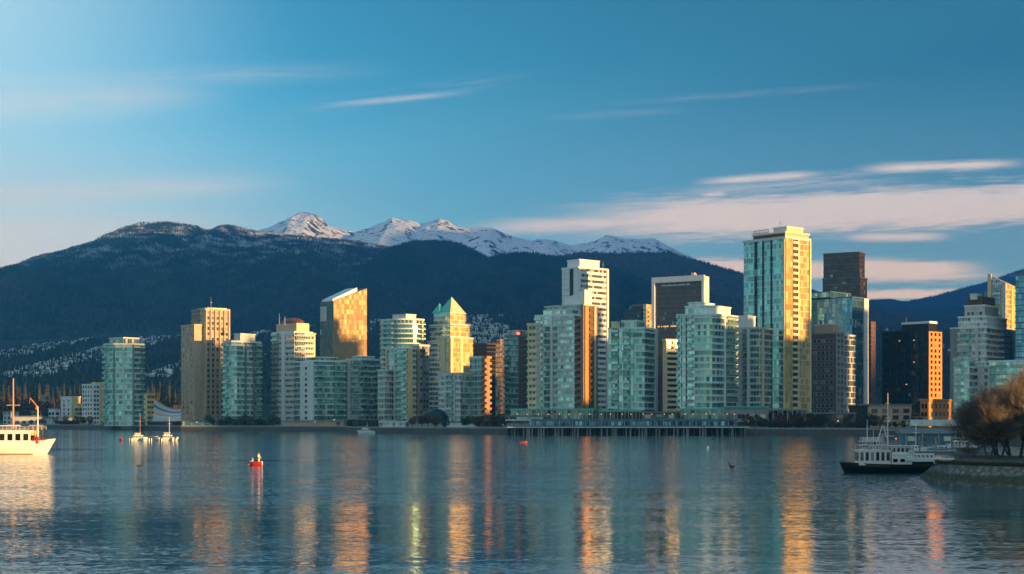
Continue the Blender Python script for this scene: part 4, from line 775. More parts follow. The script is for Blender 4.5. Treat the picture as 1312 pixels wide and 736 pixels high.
# pier on piles
def pier():
    x0, x1, y0, y1 = wx(650, 622), wx(958, 622), 618, 652; t = thing('pier', 'long timber pier on rows of piles along the middle waterfront', 'pier', ((x0 + x1) / 2, y0, 0)); hw = (x1 - x0) / 2
    b = MB(); b.box(-hw, hw, 0, y1 - y0, 3.1, 3.75, 0); b.build('deck', ['deck_timber'], t); b = MB(); b.box(-hw, hw, -.25, .0, 2.95, 3.4, 0); b.build('edge_beam', ['pale_concrete'], t)
    b = MB(); b.tube((0, 0, -1.5), (0, 0, 3.2), .32, .28, 8); me = b.mesh('pile', ['timber_pile']); xs = sorted(random.uniform(-hw + 2, hw - 1) if k % 3 else -hw + 3 + k * (2 * hw - 6) / 47 for k in range(48))
    for x in xs: put('pile', me, t, (x, random.choice((.5, .7, 1.2)), 0))
    for x in np.linspace(-hw + 2, hw - 2, 40): put('pile', me, t, (x, 9 + random.uniform(-1, 1), 0))
    b = MB(); b.box(-hw, hw, 14, 14.6, -.5, 3.1, 0); b.build('under_shade', ['black_wall'], t)  # black sheet put below the deck as the shade under the pier
    b = MB()
    for x in np.arange(-hw, hw, 2.4): b.tube((x, .2, 3.7), (x, .2, 4.8), .05)
    b.tube((-hw, .2, 4.8), (hw, .2, 4.8), .05); b.tube((-hw, .2, 4.3), (hw, .2, 4.3), .03); b.build('railing', ['dark_metal'], t)
    b = MB(); b.tube((0, 0, 3.7), (0, 0, 8.2), .09, .06); b.tube((0, 0, 8.2), (0, -.9, 8.5), .05); me = b.mesh('lamp_post', ['grey_concrete']); bl = MB(); bl.lathe(0, -.9, [(0, 8.2), (.22, 8.35), (.22, 8.5), (0, 8.6)], 8, 0); ml = bl.mesh('lamp', ['lamp_white'])
    for k, x in enumerate(np.linspace(x0 + 4, x1 - 4, 22)):
        p = thing('street_lamp', 'slim pale lamp post standing on the timber pier', 'street lamp', (float(x), 623 + (k % 2) * 9, 0), 0, 'lamp posts along the pier'); put('post', me, p); put('lamp', ml, p)
    cx0, cx1 = wx(664, 655), wx(945, 655); c = thing('canopy_walkway', 'long low pale blue canopy walkway running behind the pier lamps', 'walkway', ((cx0 + cx1) / 2, 655, 3)); hc = (cx1 - cx0) / 2
    b = MB(); b.box(-hc, hc, 0, 5, 3.0, 3.5, 0); b.build('roof', ['blue_paint'], c); b = MB(); b.box(-hc, hc, 3.6, 3.8, .6, 2.9, 0); b.build('glazing', ['glass_blue'], c); b = MB(); b.box(-hc, hc, -.08, -.003, 2.6, 3.2, 0); b.build('fascia', ['blue_paint'], c)
    b = MB(); b.box(-.12, .12, .4, .64, -.4, 3, 0); me = b.mesh('post', ['slab_grey'])
    for x in np.linspace(-hc + 1, hc - 1, 34): put('post', me, c, (x, 0, 0))
pier()
t = thing('pier_cabin', 'small pale flat-roofed cabin at the left end of the pier', 'cabin', (wx(664, 628), 628, 3.75)); b = MB(); b.box(-4.5, 4.5, -2, 2, 0, .9, 0); b.build('base', ['grey_concrete'], t); b = MB(); b.box(-4.2, 4.2, -1.8, 1.8, .9, 2.1, 0); b.build('window_band', ['glass_dark'], t); b = MB(); b.box(-5.2, 5.2, -2.5, 2.5, 2.1, 2.5, 0); b.build('roof', ['white_paint'], t)
def viaduct():
    D = 430; x0, x1 = wx(1166, D), wx(1330, D); t = thing('walkway_bridge', 'raised grey concrete walkway on columns behind the marina', 'footbridge', ((x0 + x1) / 2, D, 0)); hw = (x1 - x0) / 2
    b = MB(); b.box(-hw, hw, 0, 5, 4.9, 5.7, 0); b.build('deck', ['grey_concrete'], t); b = MB(); b.box(-hw, hw, -.3, -.02, 4.6, 6.3, 0); b.build('parapet', ['slab_grey'], t)
    b = MB(); b.box(-.45, .45, .6, 1.5, -1.2, 4.9, 0); b.box(-.8, .8, .4, 4.4, 4.5, 4.89, 0); me = b.mesh('column', ['grey_concrete'])
    for k in range(7): put('column', me, t, (-hw + 1.5 + k * (2 * hw - 3) / 6, 0, 0))
    b = MB()
    for x in np.arange(-hw, hw, 1.8): b.tube((x, 0, 6.3), (x, 0, 7.1), .04)
    b.tube((-hw, 0, 7.1), (hw, 0, 7.1), .05); b.build('railing', ['steel'], t)
viaduct()
for k, (px, D, L, lab) in enumerate(((1205, 330, 16, 'floating grey marina dock nearest the raised walkway'), (1222, 290, 14, 'floating dock with small dark awnings close behind the willow bank'))):
    t = thing('marina_dock', lab, 'dock', (wx(px, D), D, 0)); b = MB(); b.box(-L / 2, L / 2, -1, 1, -.2, .45, 0); b.build('deck', ['deck_timber'], t); b = MB(); b.tube((0, 0, -1), (0, 0, 3.2), .16); me = b.mesh('pile', ['timber_pile'])
    for j in range(5): put('pile', me, t, (-L / 2 + 1 + j * (L - 2) / 4, 1.2, 0))
    if k:
        b = MB()
        for q in range(5): x = -L / 2 + 2 + q * 2.4; b.box(x, x + 1.5, -.5, .6, 1.55 + .12 * (q % 2), 1.68 + .12 * (q % 2), q % 2); b.tube((x + .1, -.4, .45), (x + .1, -.4, 1.6), .05); b.tube((x + 1.4, .4, .45), (x + 1.4, .4, 1.6), .05)
        b.build('shelter', ['slab_dark', 'blue_paint'], t)
t = thing('boat_shed', 'long blue-roofed boat shed under the raised walkway', 'shed', (wx(1225, 400), 402, 0)); b = MB(); b.box(-13, 13, 0, 6, .2, 2.6, 0); b.build('wall', ['blue_paint'], t); b = MB(); b.prism([(-13.4, -.4), (13.4, -.4), (13.4, 6.4), (-13.4, 6.4)], 2.61, [2.8, 2.8, 4.0, 4.0], 0); b.build('roof', ['slab_dark'], t)
b = MB(); b.box(-.9, .9, -.05, 0, .8, 2, 0); me = b.mesh('window', ['pane_dark'])
for k in range(8): put('window', me, t, (-11 + k * 3.1, 0, 0))

# ------------------------------------------------------------------ trees
def conifer_mesh(seed, h=1.0):
    r = random.Random(seed); b = MB()
    for k in range(130):
        z = r.uniform(.10, .97) ; rad = .20 * (1 - z) + .012; a = r.uniform(0, 6.28); ln = rad * r.uniform(.7, 1.25); wd = rad * .35 + .01; dz = -ln * r.uniform(.2, .6)
        ca, sa = math.cos(a), math.sin(a); p = (ca * ln, sa * ln, z + dz)
        b.face([(-sa * wd, ca * wd, z + dz * .45 - .01), p, (sa * wd, -ca * wd, z + dz * .45 - .01), (0, 0, z + .04)], 0)
    b.lathe(0, 0, [(.06, .12), (.05, .5), (.0, 1.0)], 6, 0); t = MB(); t.tube((0, 0, -.03), (0, 0, .35), .016, .01)
    return b.mesh('crown', ['conifer_green']), t.mesh('trunk', ['bark'])
def leafy_mesh(seed, m):
    r = random.Random(seed); b = MB(); t = MB(); t.tube((0, 0, -.02), (0, 0, .5), .03, .015)
    for k in range(6):
        a = r.uniform(0, 6.28); t.tube((0, 0, r.uniform(.25, .5)), (.25 * math.cos(a), .25 * math.sin(a), r.uniform(.5, .85)), .012, .004, 4)
    for k in range(260):
        v = Vector((r.gauss(0, 1), r.gauss(0, 1), r.gauss(0, 1))).normalized() * r.uniform(.5, 1.0); p = Vector((v.x * .38, v.y * .38, .62 + v.z * .36)); s = r.uniform(.03, .06); e = Vector((r.gauss(0, 1), r.gauss(0, 1), r.gauss(0, 1))).normalized(); f = e.orthogonal().normalized()
        b.face([p + e * s, p + f * s, p - e * s, p - f * s], 0)
    return b.mesh('crown', [m]), t.mesh('trunk', ['bark'])
def leaf_mat(name, a, b_):
    m, t = mat(name); isl = t.n('ShaderNodeNewGeometry').outputs['Random Per Island']; rnd = t.n('ShaderNodeObjectInfo').outputs['Random']; b = t.n('ShaderNodeBsdfPrincipled', i_Roughness=.9); b.inputs['Specular IOR Level'].default_value = .1
    t.l(t.mix(t.m('FRACT', t.m('ADD', isl, t.m('MULTIPLY', rnd, .4))), a, b_), b.inputs['Base Color']); finish(t, b)
leaf_mat('conifer_green', (.022, .034, .016), (.075, .065, .03)); leaf_mat('shrub_green', (.02, .035, .015), (.05, .06, .03)); leaf_mat('rust_leaves', (.06, .035, .02), (.13, .07, .035)); leaf_mat('grass_tufts', (.03, .036, .016), (.065, .06, .03))
con = [conifer_mesh(k) for k in range(5)]; lea = [leafy_mesh(k, 'shrub_green') for k in range(3)]; rus = [leafy_mesh(k + 9, 'rust_leaves') for k in range(3)]
def tree(kind, label, group, X, Y, z, h, meshes, cat='tree'):
    t = thing(kind, label, cat, (X, Y, z), random.uniform(0, 6.28), group); c, tr = random.choice(meshes)
    for nm, me in (('crown', c), ('trunk', tr)): o = put(nm, me, t); o.scale = (h * random.uniform(.95, 1.2),) * 2 + (h,)
for k in range(70):
    p = random.uniform(-30, 134) if k < 46 else random.uniform(184, 236); D = random.uniform(1120, 1500); z = LAND + (D - 1150) * .035
    tree('broadleaf_tree', 'round rusty brown tree in the wood behind the left waterfront', 'brown round trees of the wood behind the left waterfront', wx(p, D), D, z, random.uniform(10, 19), rus)
for k in range(110):
    p = random.uniform(-30, 134) if k < 75 else random.uniform(184, 236); D = random.uniform(1180, 1600); z = LAND + (D - 1150) * .035
    tree('conifer_tree', 'dark conifer in the wood behind the left waterfront', 'conifers of the wood behind the left waterfront', wx(p, D), D, z, random.uniform(16, 29), con)
for k in range(105):
    p = random.choice((random.uniform(240, 640), random.uniform(600, 652), random.uniform(20, 135), random.uniform(1085, 1180), random.uniform(240, 360), random.uniform(955, 1100), random.uniform(955, 1100))); D = float(np.interp(p, [0, 150, 232, 430, 470, 650, 1000, 1120, 1180], [1030, 950, 836, 815, 712, 676, 636, 612, 520])) + random.uniform(2, 22); g = random.random() < .5
    tree('shore_tree', 'rusty bare-twigged tree on the far waterfront' if g else 'dark green round tree on the far waterfront', 'rusty trees on the far waterfront' if g else 'green trees on the far waterfront', wx(p, D), D, LAND, random.uniform(2.4, 6.8), rus if g else lea)
for k in range(26):
    p = 955 + k * 6 + random.uniform(-2, 2); D = float(np.interp(p, [950, 1000, 1120], [636, 631, 603])) + 3
    tree('hedge_shrub', 'low round shrub in the hedge topping the sea wall', 'shrubs of the hedge along the sea wall', wx(p, D), D, LAND, random.uniform(2.0, 3.0), lea, 'shrub')

# willow bank at the right edge
BANK = [(1184, 170), (1196, 159), (1212, 153), (1240, 149), (1280, 146), (1330, 143), (1500, 130), (2200, 95)]      # water line: column, distance
def bank():
    top = MB(); wall = MB(); n = 60; px = np.linspace(BANK[0][0], BANK[-1][0], n); Ds = np.interp(px, [p[0] for p in BANK], [p[1] for p in BANK]); f = lambda x: 1.95 * min(1, max(.1, ((x - 1184) / 22) ** .6))
    V0 = [Vector((wx(p, D), D)) for p, D in zip(px, Ds)]
    for i in range(n - 1):
        (a, b), (ha, hb) = (V0[i], V0[i + 1]), (f(px[i]), f(px[i + 1]))
        for j in range(6):
            s0, s1 = j / 6, (j + 1) / 6; g = lambda s: 3.4 * s ** 1.3; w_ = lambda p, s, h: (p.x + .4 * s, p.y + g(s), -.6 + (h + .6) * s)
            wall.face([w_(a, s0, ha), w_(b, s0, hb), w_(b, s1, hb), w_(a, s1, ha)], 0, smooth=True)
        A, B_ = Vector((a.x + .4, a.y + 3.4)), Vector((b.x + .4, b.y + 3.4)); back = lambda p, q: (p.x + 6, p.y + 26 * min(1, (q - 1184) / 60) + 1)
        top.face([(A.x, A.y, ha), (B_.x, B_.y, hb), (*back(B_, px[i + 1]), hb + .5), (*back(A, px[i]), ha + .5)], 0)
    tag(wall.build('stone_bank', ['riprap']), 'curved rip-rap stone bank with green weed at the right edge', 'stone bank'); tag(top.build('bank_ground', ['ground']), kind='structure')
    m = MB(); r = random.Random(3)
    for k in range(2600):
        p = r.uniform(1205, 1330); D = float(np.interp(p, [q[0] for q in BANK], [q[1] for q in BANK])) + 3.6 + r.uniform(0, 5); x = wx(p, D - 3.4) + .4; h = r.uniform(.12, .45); a = r.uniform(0, 3.14); c, s = math.cos(a) * .05, math.sin(a) * .05; l = r.uniform(-.12, .12); z = 1.95
        m.face([(x - c, D - s, z), (x + c, D + s, z), (x + l, D, z + h)], 0)
    tag(m.build('bank_grass', ['grass_tufts']), 'rough brown grass along the top of the stone bank', None, None, 'stuff')
bank()
def shade_knoll():  # unseen mound added right of the view to shade the workboat and willows
    n, m_ = 28, 36; V_ = []; F_ = []
    for i in range(n + 1):
        for j in range(m_):
            rr = i / n; a = 2 * PI * j / m_; V_.append((117 + 55 * rr * math.cos(a), 148 + 85 * rr * math.sin(a), -1 + 16.0 * (1 - rr ** 2) ** 1.2 + 1.5 * math.sin(a * 5 + rr * 9) * rr * (1 - rr)))
    for i in range(n):
        for j in range(m_): F_.append((i * m_ + j, i * m_ + (j + 1) % m_, (i + 1) * m_ + (j + 1) % m_, (i + 1) * m_ + j))
    tag(put('shade_hill', np_mesh('shade_hill', np.array(V_), np.array(F_)[:, ::-1], ['town_green'])), kind='structure')
shade_knoll()
def willow(px, D, h, seed, label):
    r = random.Random(seed); base = Vector((wx(px, D), D, 1.9)); t = thing('bare_willow', label, 'tree', base, 0, None); trunk = MB(); tw = MB()
    def grow(p, dv, ln, rad, lev):
        q = p; n = 3
        for k in range(n):
            d2 = (dv + Vector((r.gauss(0, .12), r.gauss(0, .12), r.gauss(0, .06) + (.05 if lev < 3 else -.03)))).normalized(); e = q + d2 * ln / n
            (trunk if lev < 2 else tw).tube(q, e, rad * (1 - .25 * k / n), rad * (1 - .25 * (k + 1) / n), 5 if lev < 2 else 3)
            if lev < 4 and (k > 0 or lev > 0):
                for _ in range((3, 3, 3, 3, 3)[lev] if k else (1 if lev > 1 else 2)):
                    sd = Vector((r.gauss(0, 1), r.gauss(0, 1), r.gauss(.35, .5))).normalized(); nd = (d2 * .75 + sd * .65).normalized()
                    if lev < 3 or r.random() < .8: grow(e, nd, ln * r.uniform(.5, .75), rad * .55, lev + 1)
            q = e; dv = d2
        if lev >= 2:
            for _ in range(1 + (lev - 2)):
                sd = (d2 * .9 + Vector((r.gauss(0, .4), r.gauss(0, .4), r.gauss(.55, .3)))).normalized(); l = r.uniform(.7, 1.5); e2 = q + sd * l; f = sd.orthogonal().normalized() * .014
                tw.face([q - f, q + f, e2]); m_ = q + sd * l * .4; s3 = (sd + Vector((r.gauss(0, .5), r.gauss(0, .5), .3))).normalized() * l * .55; tw.face([m_ - f * .7, m_ + f * .7, m_ + s3])
    for k in range(r.choice((2, 3, 3))): grow(Vector((r.uniform(-.2, .2), r.uniform(-.2, .2), -.2)), Vector((r.gauss(0, .3), r.gauss(0, .3), 1)).normalized(), h * .36, .11 * h / 8, 0)
    trunk.build('trunk', ['bark'], t); tw.build('crown', ['twig'], t)
for a in ((1268, 164, 7.6, 1, 'smallest bare willow, leftmost on the stone bank'), (1284, 170, 9.0, 2, 'bare brown willow second from the left on the stone bank'), (1305, 166, 10.4, 3, 'tall twiggy bare willow third from the left on the stone bank'), (1326, 172, 11.6, 4, 'tallest bare willow half cut by the right edge of the view'), (1295, 178, 9.8, 5, 'bare willow standing behind the front row on the stone bank'), (1277, 181, 7.8, 6, 'low spreading bare willow set back at the left end of the bank')): willow(*a)

# ------------------------------------------------------------------ boats
def hull(L, beam, free, sheer=.5, draft=.5, mats=('hull_white',), rake=.12, stern=.75, name='hull', parent=None, stripe=True, bow=1):
    """lofted hull, bow towards +x (or -x with bow=-1); waterline at z = 0"""
    b = MB(); N = 18; M = 6; G = []
    for i in range(N + 1):
        t = i / N; x = -L / 2 + L * t
        wid = beam / 2 * (stern + (1 - stern) * min(1, t / .35)) * (1 - max(0, (t - .5) / .5) ** 2.2) + .02
        zt = free + sheer * max(0, (t - .35) / .65) ** 2 + sheer * .25 * max(0, (.35 - t) / .35) ** 2; row = []
        for j in range(M + 1):
            s_ = j / M; z = -draft + (zt + draft) * s_; ww = wid * (.45 + .55 * min(1, s_ * 1.25) ** .6); xx = x + rake * L * (s_ - .3) * max(0, (t - .6) / .4) ** 1.5 - .03 * L * (1 - s_) * max(0, (.15 - t) / .15)
            row.append((xx * bow, ww, z))
        G.append(row)
    for sgn in (1, -1):
        for i in range(N):
            for j in range(M):
                p = [G[i][j], G[i + 1][j], G[i + 1][j + 1], G[i][j + 1]]; p = [(x, y * sgn, z) for x, y, z in p]
                if sgn * bow > 0: p.reverse()
                b.face(p, 1 if (j == M - 1 and len(mats) > 1) else 0, smooth=True)
    b.face([(x, y, z) for x, y, z in (r[M] for r in G)] + [(x, -y, z) for x, y, z in reversed([r[M] for r in G])][:], len(mats) - 1)
    b.face([(x, y, z) for x, y, z in G[0]] + [(x, -y, z) for x, y, z in reversed(G[0])], 0)
    o = b.build(name, list(mats), parent)
    rb = MB()
    for sgn in (1, -1):
        for i in range(N): a, c = G[i][M], G[i + 1][M]; rb.tube((a[0], a[1] * sgn, a[2] + .05), (c[0], c[1] * sgn, c[2] + .05), .07, .07, 5)
    rb.build('gunwale', [mats[-1]], parent); return G
def cabin(parent, x0, x1, y, z0, z1, wins=0, wall='hull_white', pane='pane_black', roof='hull_white', over=.25, wh=.5, name='cabin', front=True):
    b = MB(); b.box(x0, x1, -y, y, z0, z1, 0); o = b.build(name, [wall], parent); b = MB(); b.box(x0 - over, x1 + over, -y - over * .6, y + over * .6, z1 + .003, z1 + .11, 0); b.build('roof', [roof], parent)
    if wins:
        h = (z1 - z0) * wh; ww = (x1 - x0) / wins * .62; b = MB(); b.box(-ww / 2, ww / 2, -.04, .02, 0, h, 0); b.box(-ww / 2 - .05, ww / 2 + .05, -.025, .02, -.05, h + .05, 1); me = b.mesh('window', [pane, wall])
        for k in range(wins):
            x = x0 + (k + .5) * (x1 - x0) / wins
            for sg in (1, -1): put('window', me, o, (x, -y * sg, z0 + (z1 - z0) * .32), 0 if sg > 0 else PI)
        b = MB(); b.box(-y * .8, y * .8, -.04, .02, 0, h, 0); me = b.mesh('windscreen', [pane])
        put('windscreen', me, o, (x1, 0, z0 + (z1 - z0) * .32), R(90)); put('windscreen', me, o, (x0, 0, z0 + (z1 - z0) * .32), R(-90))
    return o
def rail(parent, x0, x1, y, z, h=.8, n=10, m='steel'):
    b = MB()
    for sg in (1, -1):
        for k in range(n + 1): x = x0 + (x1 - x0) * k / n; b.tube((x, y * sg, z), (x, y * sg, z + h), .025, n=4)
        for hh in (h, h * .55): b.tube((x0, y * sg, z + hh), (x1, y * sg, z + hh), .025, n=4)
    for x in (x0, x1): b.tube((x, -y, z + h), (x, y, z + h), .025, n=4)
    b.build('railing', [m], parent)
def mast(parent, x, z0, z1, r=.1, m='hull_white', cross=(), y=0, name='mast'):
    b = MB(); b.tube((x, y, z0), (x, y, z1), r, r * .6, 8)
    for zz, w_ in cross: b.tube((x - w_, y, zz), (x + w_, y, zz), r * .5, n=5)
    return b.build(name, [m], parent)
# left yacht (half in view): 20 m motor sailer, bow to the right
D = 289; zz = lambda py: wz(py, D); xx_ = lambda px: wx(px, D)
L = 19.0; cx = xx_(71) - L / 2 - 1.3
y_ = thing('motor_yacht', 'large cream white wooden yacht with tall mast, cut by the left edge', 'boat', (cx, D, 0)); X_ = lambda px: xx_(px) - cx
hull(L, 4.6, 1.75, 1.0, .6, ('hull_white', 'hull_white', 'hull_white'), .10, .75, parent=y_)
b = MB(); b.box(-L / 2 + .6, L / 2 - 2.6, -2.24, 2.24, -.05, .12, 0); b.build('waterline_stripe', ['trim_wood'], y_)
cabin(y_, -6.5, X_(42), 1.75, 1.7, zz(552), 9, 'hull_white', 'pane_black', 'hull_white', .35, .46)
cabin(y_, X_(27), X_(46), 1.3, zz(558) , zz(554) , 0, 'cream_paint', name='deck_house'); b = MB(); b.box(X_(40), X_(53), -1.25, 1.25, zz(545.5), zz(545), 0); b.build('awning', ['canvas_white'], y_)
b = MB()
for px in (41, 46.5, 52.5):
    for s_ in (-1.1, 1.1): b.tube((X_(px), s_, 1.8), (X_(px), s_, zz(545)), .05)
b.build('awning_post', ['trim_wood'], y_)
b = MB(); b.box(X_(43), X_(47), -.9, .9, 1.9, zz(560.5), 0); b.box(X_(48.5), X_(51), -1.3, -.8, 1.95, zz(559.5), 0); b.build('deck_gear', ['red_paint'], y_)
mast(y_, X_(17), zz(552), zz(485), .19, 'mast_wood', [(zz(519.5), 1.2), (zz(545), 1.1)]); mast(y_, X_(48.5), 1.8, zz(521), .15, 'hull_white')
b = MB(); b.tube((X_(48.5), 0, zz(522)), (X_(38.5), 0, zz(510)), .13, .08); b.tube((X_(38.5), 0, zz(510)), (X_(38), 0, zz(517)), .03); b.tube((X_(47), 0, zz(520)), (X_(46), 0, zz(525)), .16, .12); b.build('derrick', ['orange_brick'], y_)
mast(y_, X_(53), 1.9, zz(530), .05, 'dark_metal', name='antenna'); rail(y_, -4, X_(56), 1.55, zz(552) + .1, .7, 16, 'hull_white'); rail(y_, X_(50), X_(62), 1.1, 2.3, .6, 6, 'trim_wood')
b = MB(); b.box(-3.8, X_(24), -1.2, 1.2, zz(546), zz(545.2), 0); b.box(-3.0, X_(34), -.8, .8, zz(551.4), zz(549.3), 1); b.build('sun_deck', ['canvas_white', 'canvas_blue'], y_)
b = MB()
for x in (-3.6, -1.2, X_(23)):
    for s_ in (-1, 1): b.tube((x, s_, zz(552)), (x, s_, zz(545)), .05)
b.build('deck_post', ['steel'], y_)
b = MB(); b.tube((X_(17), 0, zz(487)), (X_(66), 0, 2.8), .02, n=4); b.tube((X_(17), 0, zz(487)), (X_(-12), 0, 2.4), .02, n=4); b.tube((X_(17), 0, zz(500)), (X_(17), 1.7, 2), .015, n=4); b.build('rigging', ['dark_metal'], y_)
# right workboat, black hull, bow to the left
D = 188; cx = xx_(1141)
w_ = thing('workboat', 'white wheelhouse workboat on a long black hull beside the stone bank', 'boat', (cx, D, 0)); X_ = lambda px: xx_(px) - cx
hull(11.2, 3.4, .95, .28, .5, ('hull_black', 'hull_black'), .07, .8, parent=w_, bow=-1); b = MB()
cabin(w_, X_(1098), X_(1138), 1.25, .95, zz(577.5), 6, 'hull_white', 'pane_dark', 'hull_white', .12, .58)
cabin(w_, X_(1139.5), X_(1158), 1.15, .95, zz(583), 2, 'hull_white', 'pane_black', 'hull_white', .1, .3, 'galley'); cabin(w_, X_(1140), X_(1162), 1.0, zz(582), zz(572), 4, 'hull_white', 'pane_black', 'hull_white', .2, .5, 'aft_cabin')
cabin(w_, X_(1104), X_(1131), 1.0, zz(577), zz(571), 7, 'hull_white', 'pane_dark', 'hull_white', .2, .5, 'wheelhouse'); cabin(w_, X_(1158.5), X_(1166), .9, .95, zz(590), 0, 'canvas_white', name='locker')
b = MB(); b.box(X_(1102), X_(1130), -.9, .9, zz(566), zz(565.2), 0); b.build('bridge_roof', ['canvas_white'], w_)
b = MB()
for px in (1103, 1112, 1121, 1129):
    for s_ in (-.8, .8): b.tube((X_(px), s_, zz(570)), (X_(px), s_, zz(566)), .035)
b.build('bridge_post', ['hull_white'], w_)
rail(w_, X_(1099), X_(1136), 1.2, zz(577), .62, 14, 'hull_white'); rail(w_, X_(1139), X_(1166), 1.15, zz(577), .55, 10, 'hull_white'); rail(w_, X_(1104), X_(1130), .95, zz(565.2), .4, 10, 'hull_white')
b = MB(); b.lathe(0, 0, [(0, -.12), (.14, -.1), (.16, 0), (.14, .1), (0, .12)], 10, 0, 2.4, 1); b.build('liferaft', ['red_paint'], w_, (X_(1107), -.95, zz(572)))
mast(w_, X_(1137.5), zz(577), zz(518), .075, 'hull_white', [(zz(536), .35)]); mast(w_, X_(1137.5) , zz(518), zz(504), .06, 'mast_wood', [(zz(517), .28)], name='mast_top'); mast(w_, X_(1111), zz(566), zz(538), .05, 'hull_white'); mast(w_, X_(1119), zz(566), zz(549), .03, 'hull_white', name='antenna')
b = MB()
for px in (1124, 1138): b.tube((X_(px), 0, zz(565)), (X_(1131), 0, zz(545)), .05, .04)
b.tube((X_(1127), 0, zz(557)), (X_(1135), 0, zz(556)), .035); b.tube((X_(1131), 0, zz(545)), (X_(1137), 0, zz(552)), .03); b.tube((X_(1126), 0, zz(559)), (X_(1146), 0, zz(559)), .04); b.build('a_frame', ['hull_white'], w_)
b = MB(); b.lathe(0, 0, [(0, 0), (.1, .08), (0, .16)], 8, 0); b.build('mast_light', ['lamp_red'], w_, (X_(1148), 0, zz(563))); b = MB(); b.tube((X_(1148), 0, zz(571)), (X_(1148), 0, zz(563)), .02); b.build('light_post', ['steel'], w_)
b = MB(); random.seed(4)
for k in range(34): x = random.uniform(X_(1099), X_(1166)); s_ = random.choice((-1.0, .9)); zb = random.choice((.98, 2.78, 3.35)); b.box(x, x + random.uniform(.12, .3), s_ * 1.02, s_ * 1.02 + .2, zb, zb + random.uniform(.1, .35), k % 2)
b.build('deck_gear', ['steel', 'dark_metal'], w_)
b = MB(); b.box(X_(1166), X_(1196), -.05, .03, 1.0, 1.35, 0); b.box(X_(1170), X_(1178), -.9, .9, .95, 1.25, 0); b.build('bulwark', ['hull_black'], w_)

def cruiser(px, D, L, label, tall=1.0, mst=0, bow=1, mw='hull_white', rz=0, hm=('hull_white',), kind='cabin_cruiser', group=None):
    t = thing(kind, label, 'boat', (wx(px, D), D, 0), rz, group); k = L / 7
    hull(L, 2.5 * k, .95 * k, .4 * k, .3, hm, .1, .85, parent=t, bow=bow); cabin(t, -2.0 * k, 1.3 * k, .95 * k, .95 * k, (.95 + 1.0 * tall) * k, 4, over=.15 * k)
    if tall > 1.0: cabin(t, -1.6 * k, .4 * k, .75 * k, (.95 + 1.0 * tall) * k + .12, (.95 + 1.75 * tall) * k, 3, over=.2 * k, name='flybridge')
    rail(t, -3.1 * k, 2.6 * k, 1.05 * k, 1.0 * k, .5 * k, 8, 'hull_white')
    if mst: mast(t, .3 * k, 1.9 * k, mst, .07, mw, [(mst * .7, .6)])
    return t
cruiser(178.5, 464, 5.4, 'white cruiser with an upright wooden mast, leftmost of the three moored boats', 1.1, wz(530, 464), 1, 'mast_wood'); cruiser(198, 468, 4.6, 'low white open boat in the middle of the three moored boats', .9, 0, -1); cruiser(216, 463, 5.2, 'white fishing boat with steel gantry, rightmost of the three moored boats', 1.25, wz(534, 463), 1)
b = MB()
for k, px in enumerate((168.5, 190.5, 193.5, 206.5, 225)):
    t = tag(MB.build((lambda q: (q.lathe(0, 0, [(0, -.6), (.35, -.5), (.42, 0), (.38, .8), (.2, 1.15), (0, 1.2)], 10, 0), q)[1])(MB()), 'mooring_post', ['hull_black'], None, (wx(px, 461), 461, 0)), 'short black mooring post in the water beside the three moored boats', 'mooring post', 'black mooring posts by the moored boats')
cruiser(114, 985, 15, 'long white motor yacht lying at the shore left of the lone teal tower', .9, 0, -1, kind='motor_yacht'); cruiser(469.5, 682, 7.2, 'small white cabin boat with short mast in front of the sea wall', 1.1, wz(541, 682), -1)
cruiser(1186, 226, 5.2, 'white motorboat moored just behind the black-hulled workboat', .9, 0, -1); cruiser(1222, 216, 3.6, 'small white boat with dark covers beside the stone bank', .9, 0, 1); cruiser(1206, 300, 5.2, 'grey covered boat moored at the floating dock', .8, 0, 1, hm=('slab_grey', 'canvas_blue')); cruiser(1172, 300, 5.0, 'small moored boat half hidden behind the workboat cabin', .9, 5.5, 1); cruiser(1232, 330, 6, 'white boat with short mast in the marina below the raised walkway', 1.1, 6, -1)

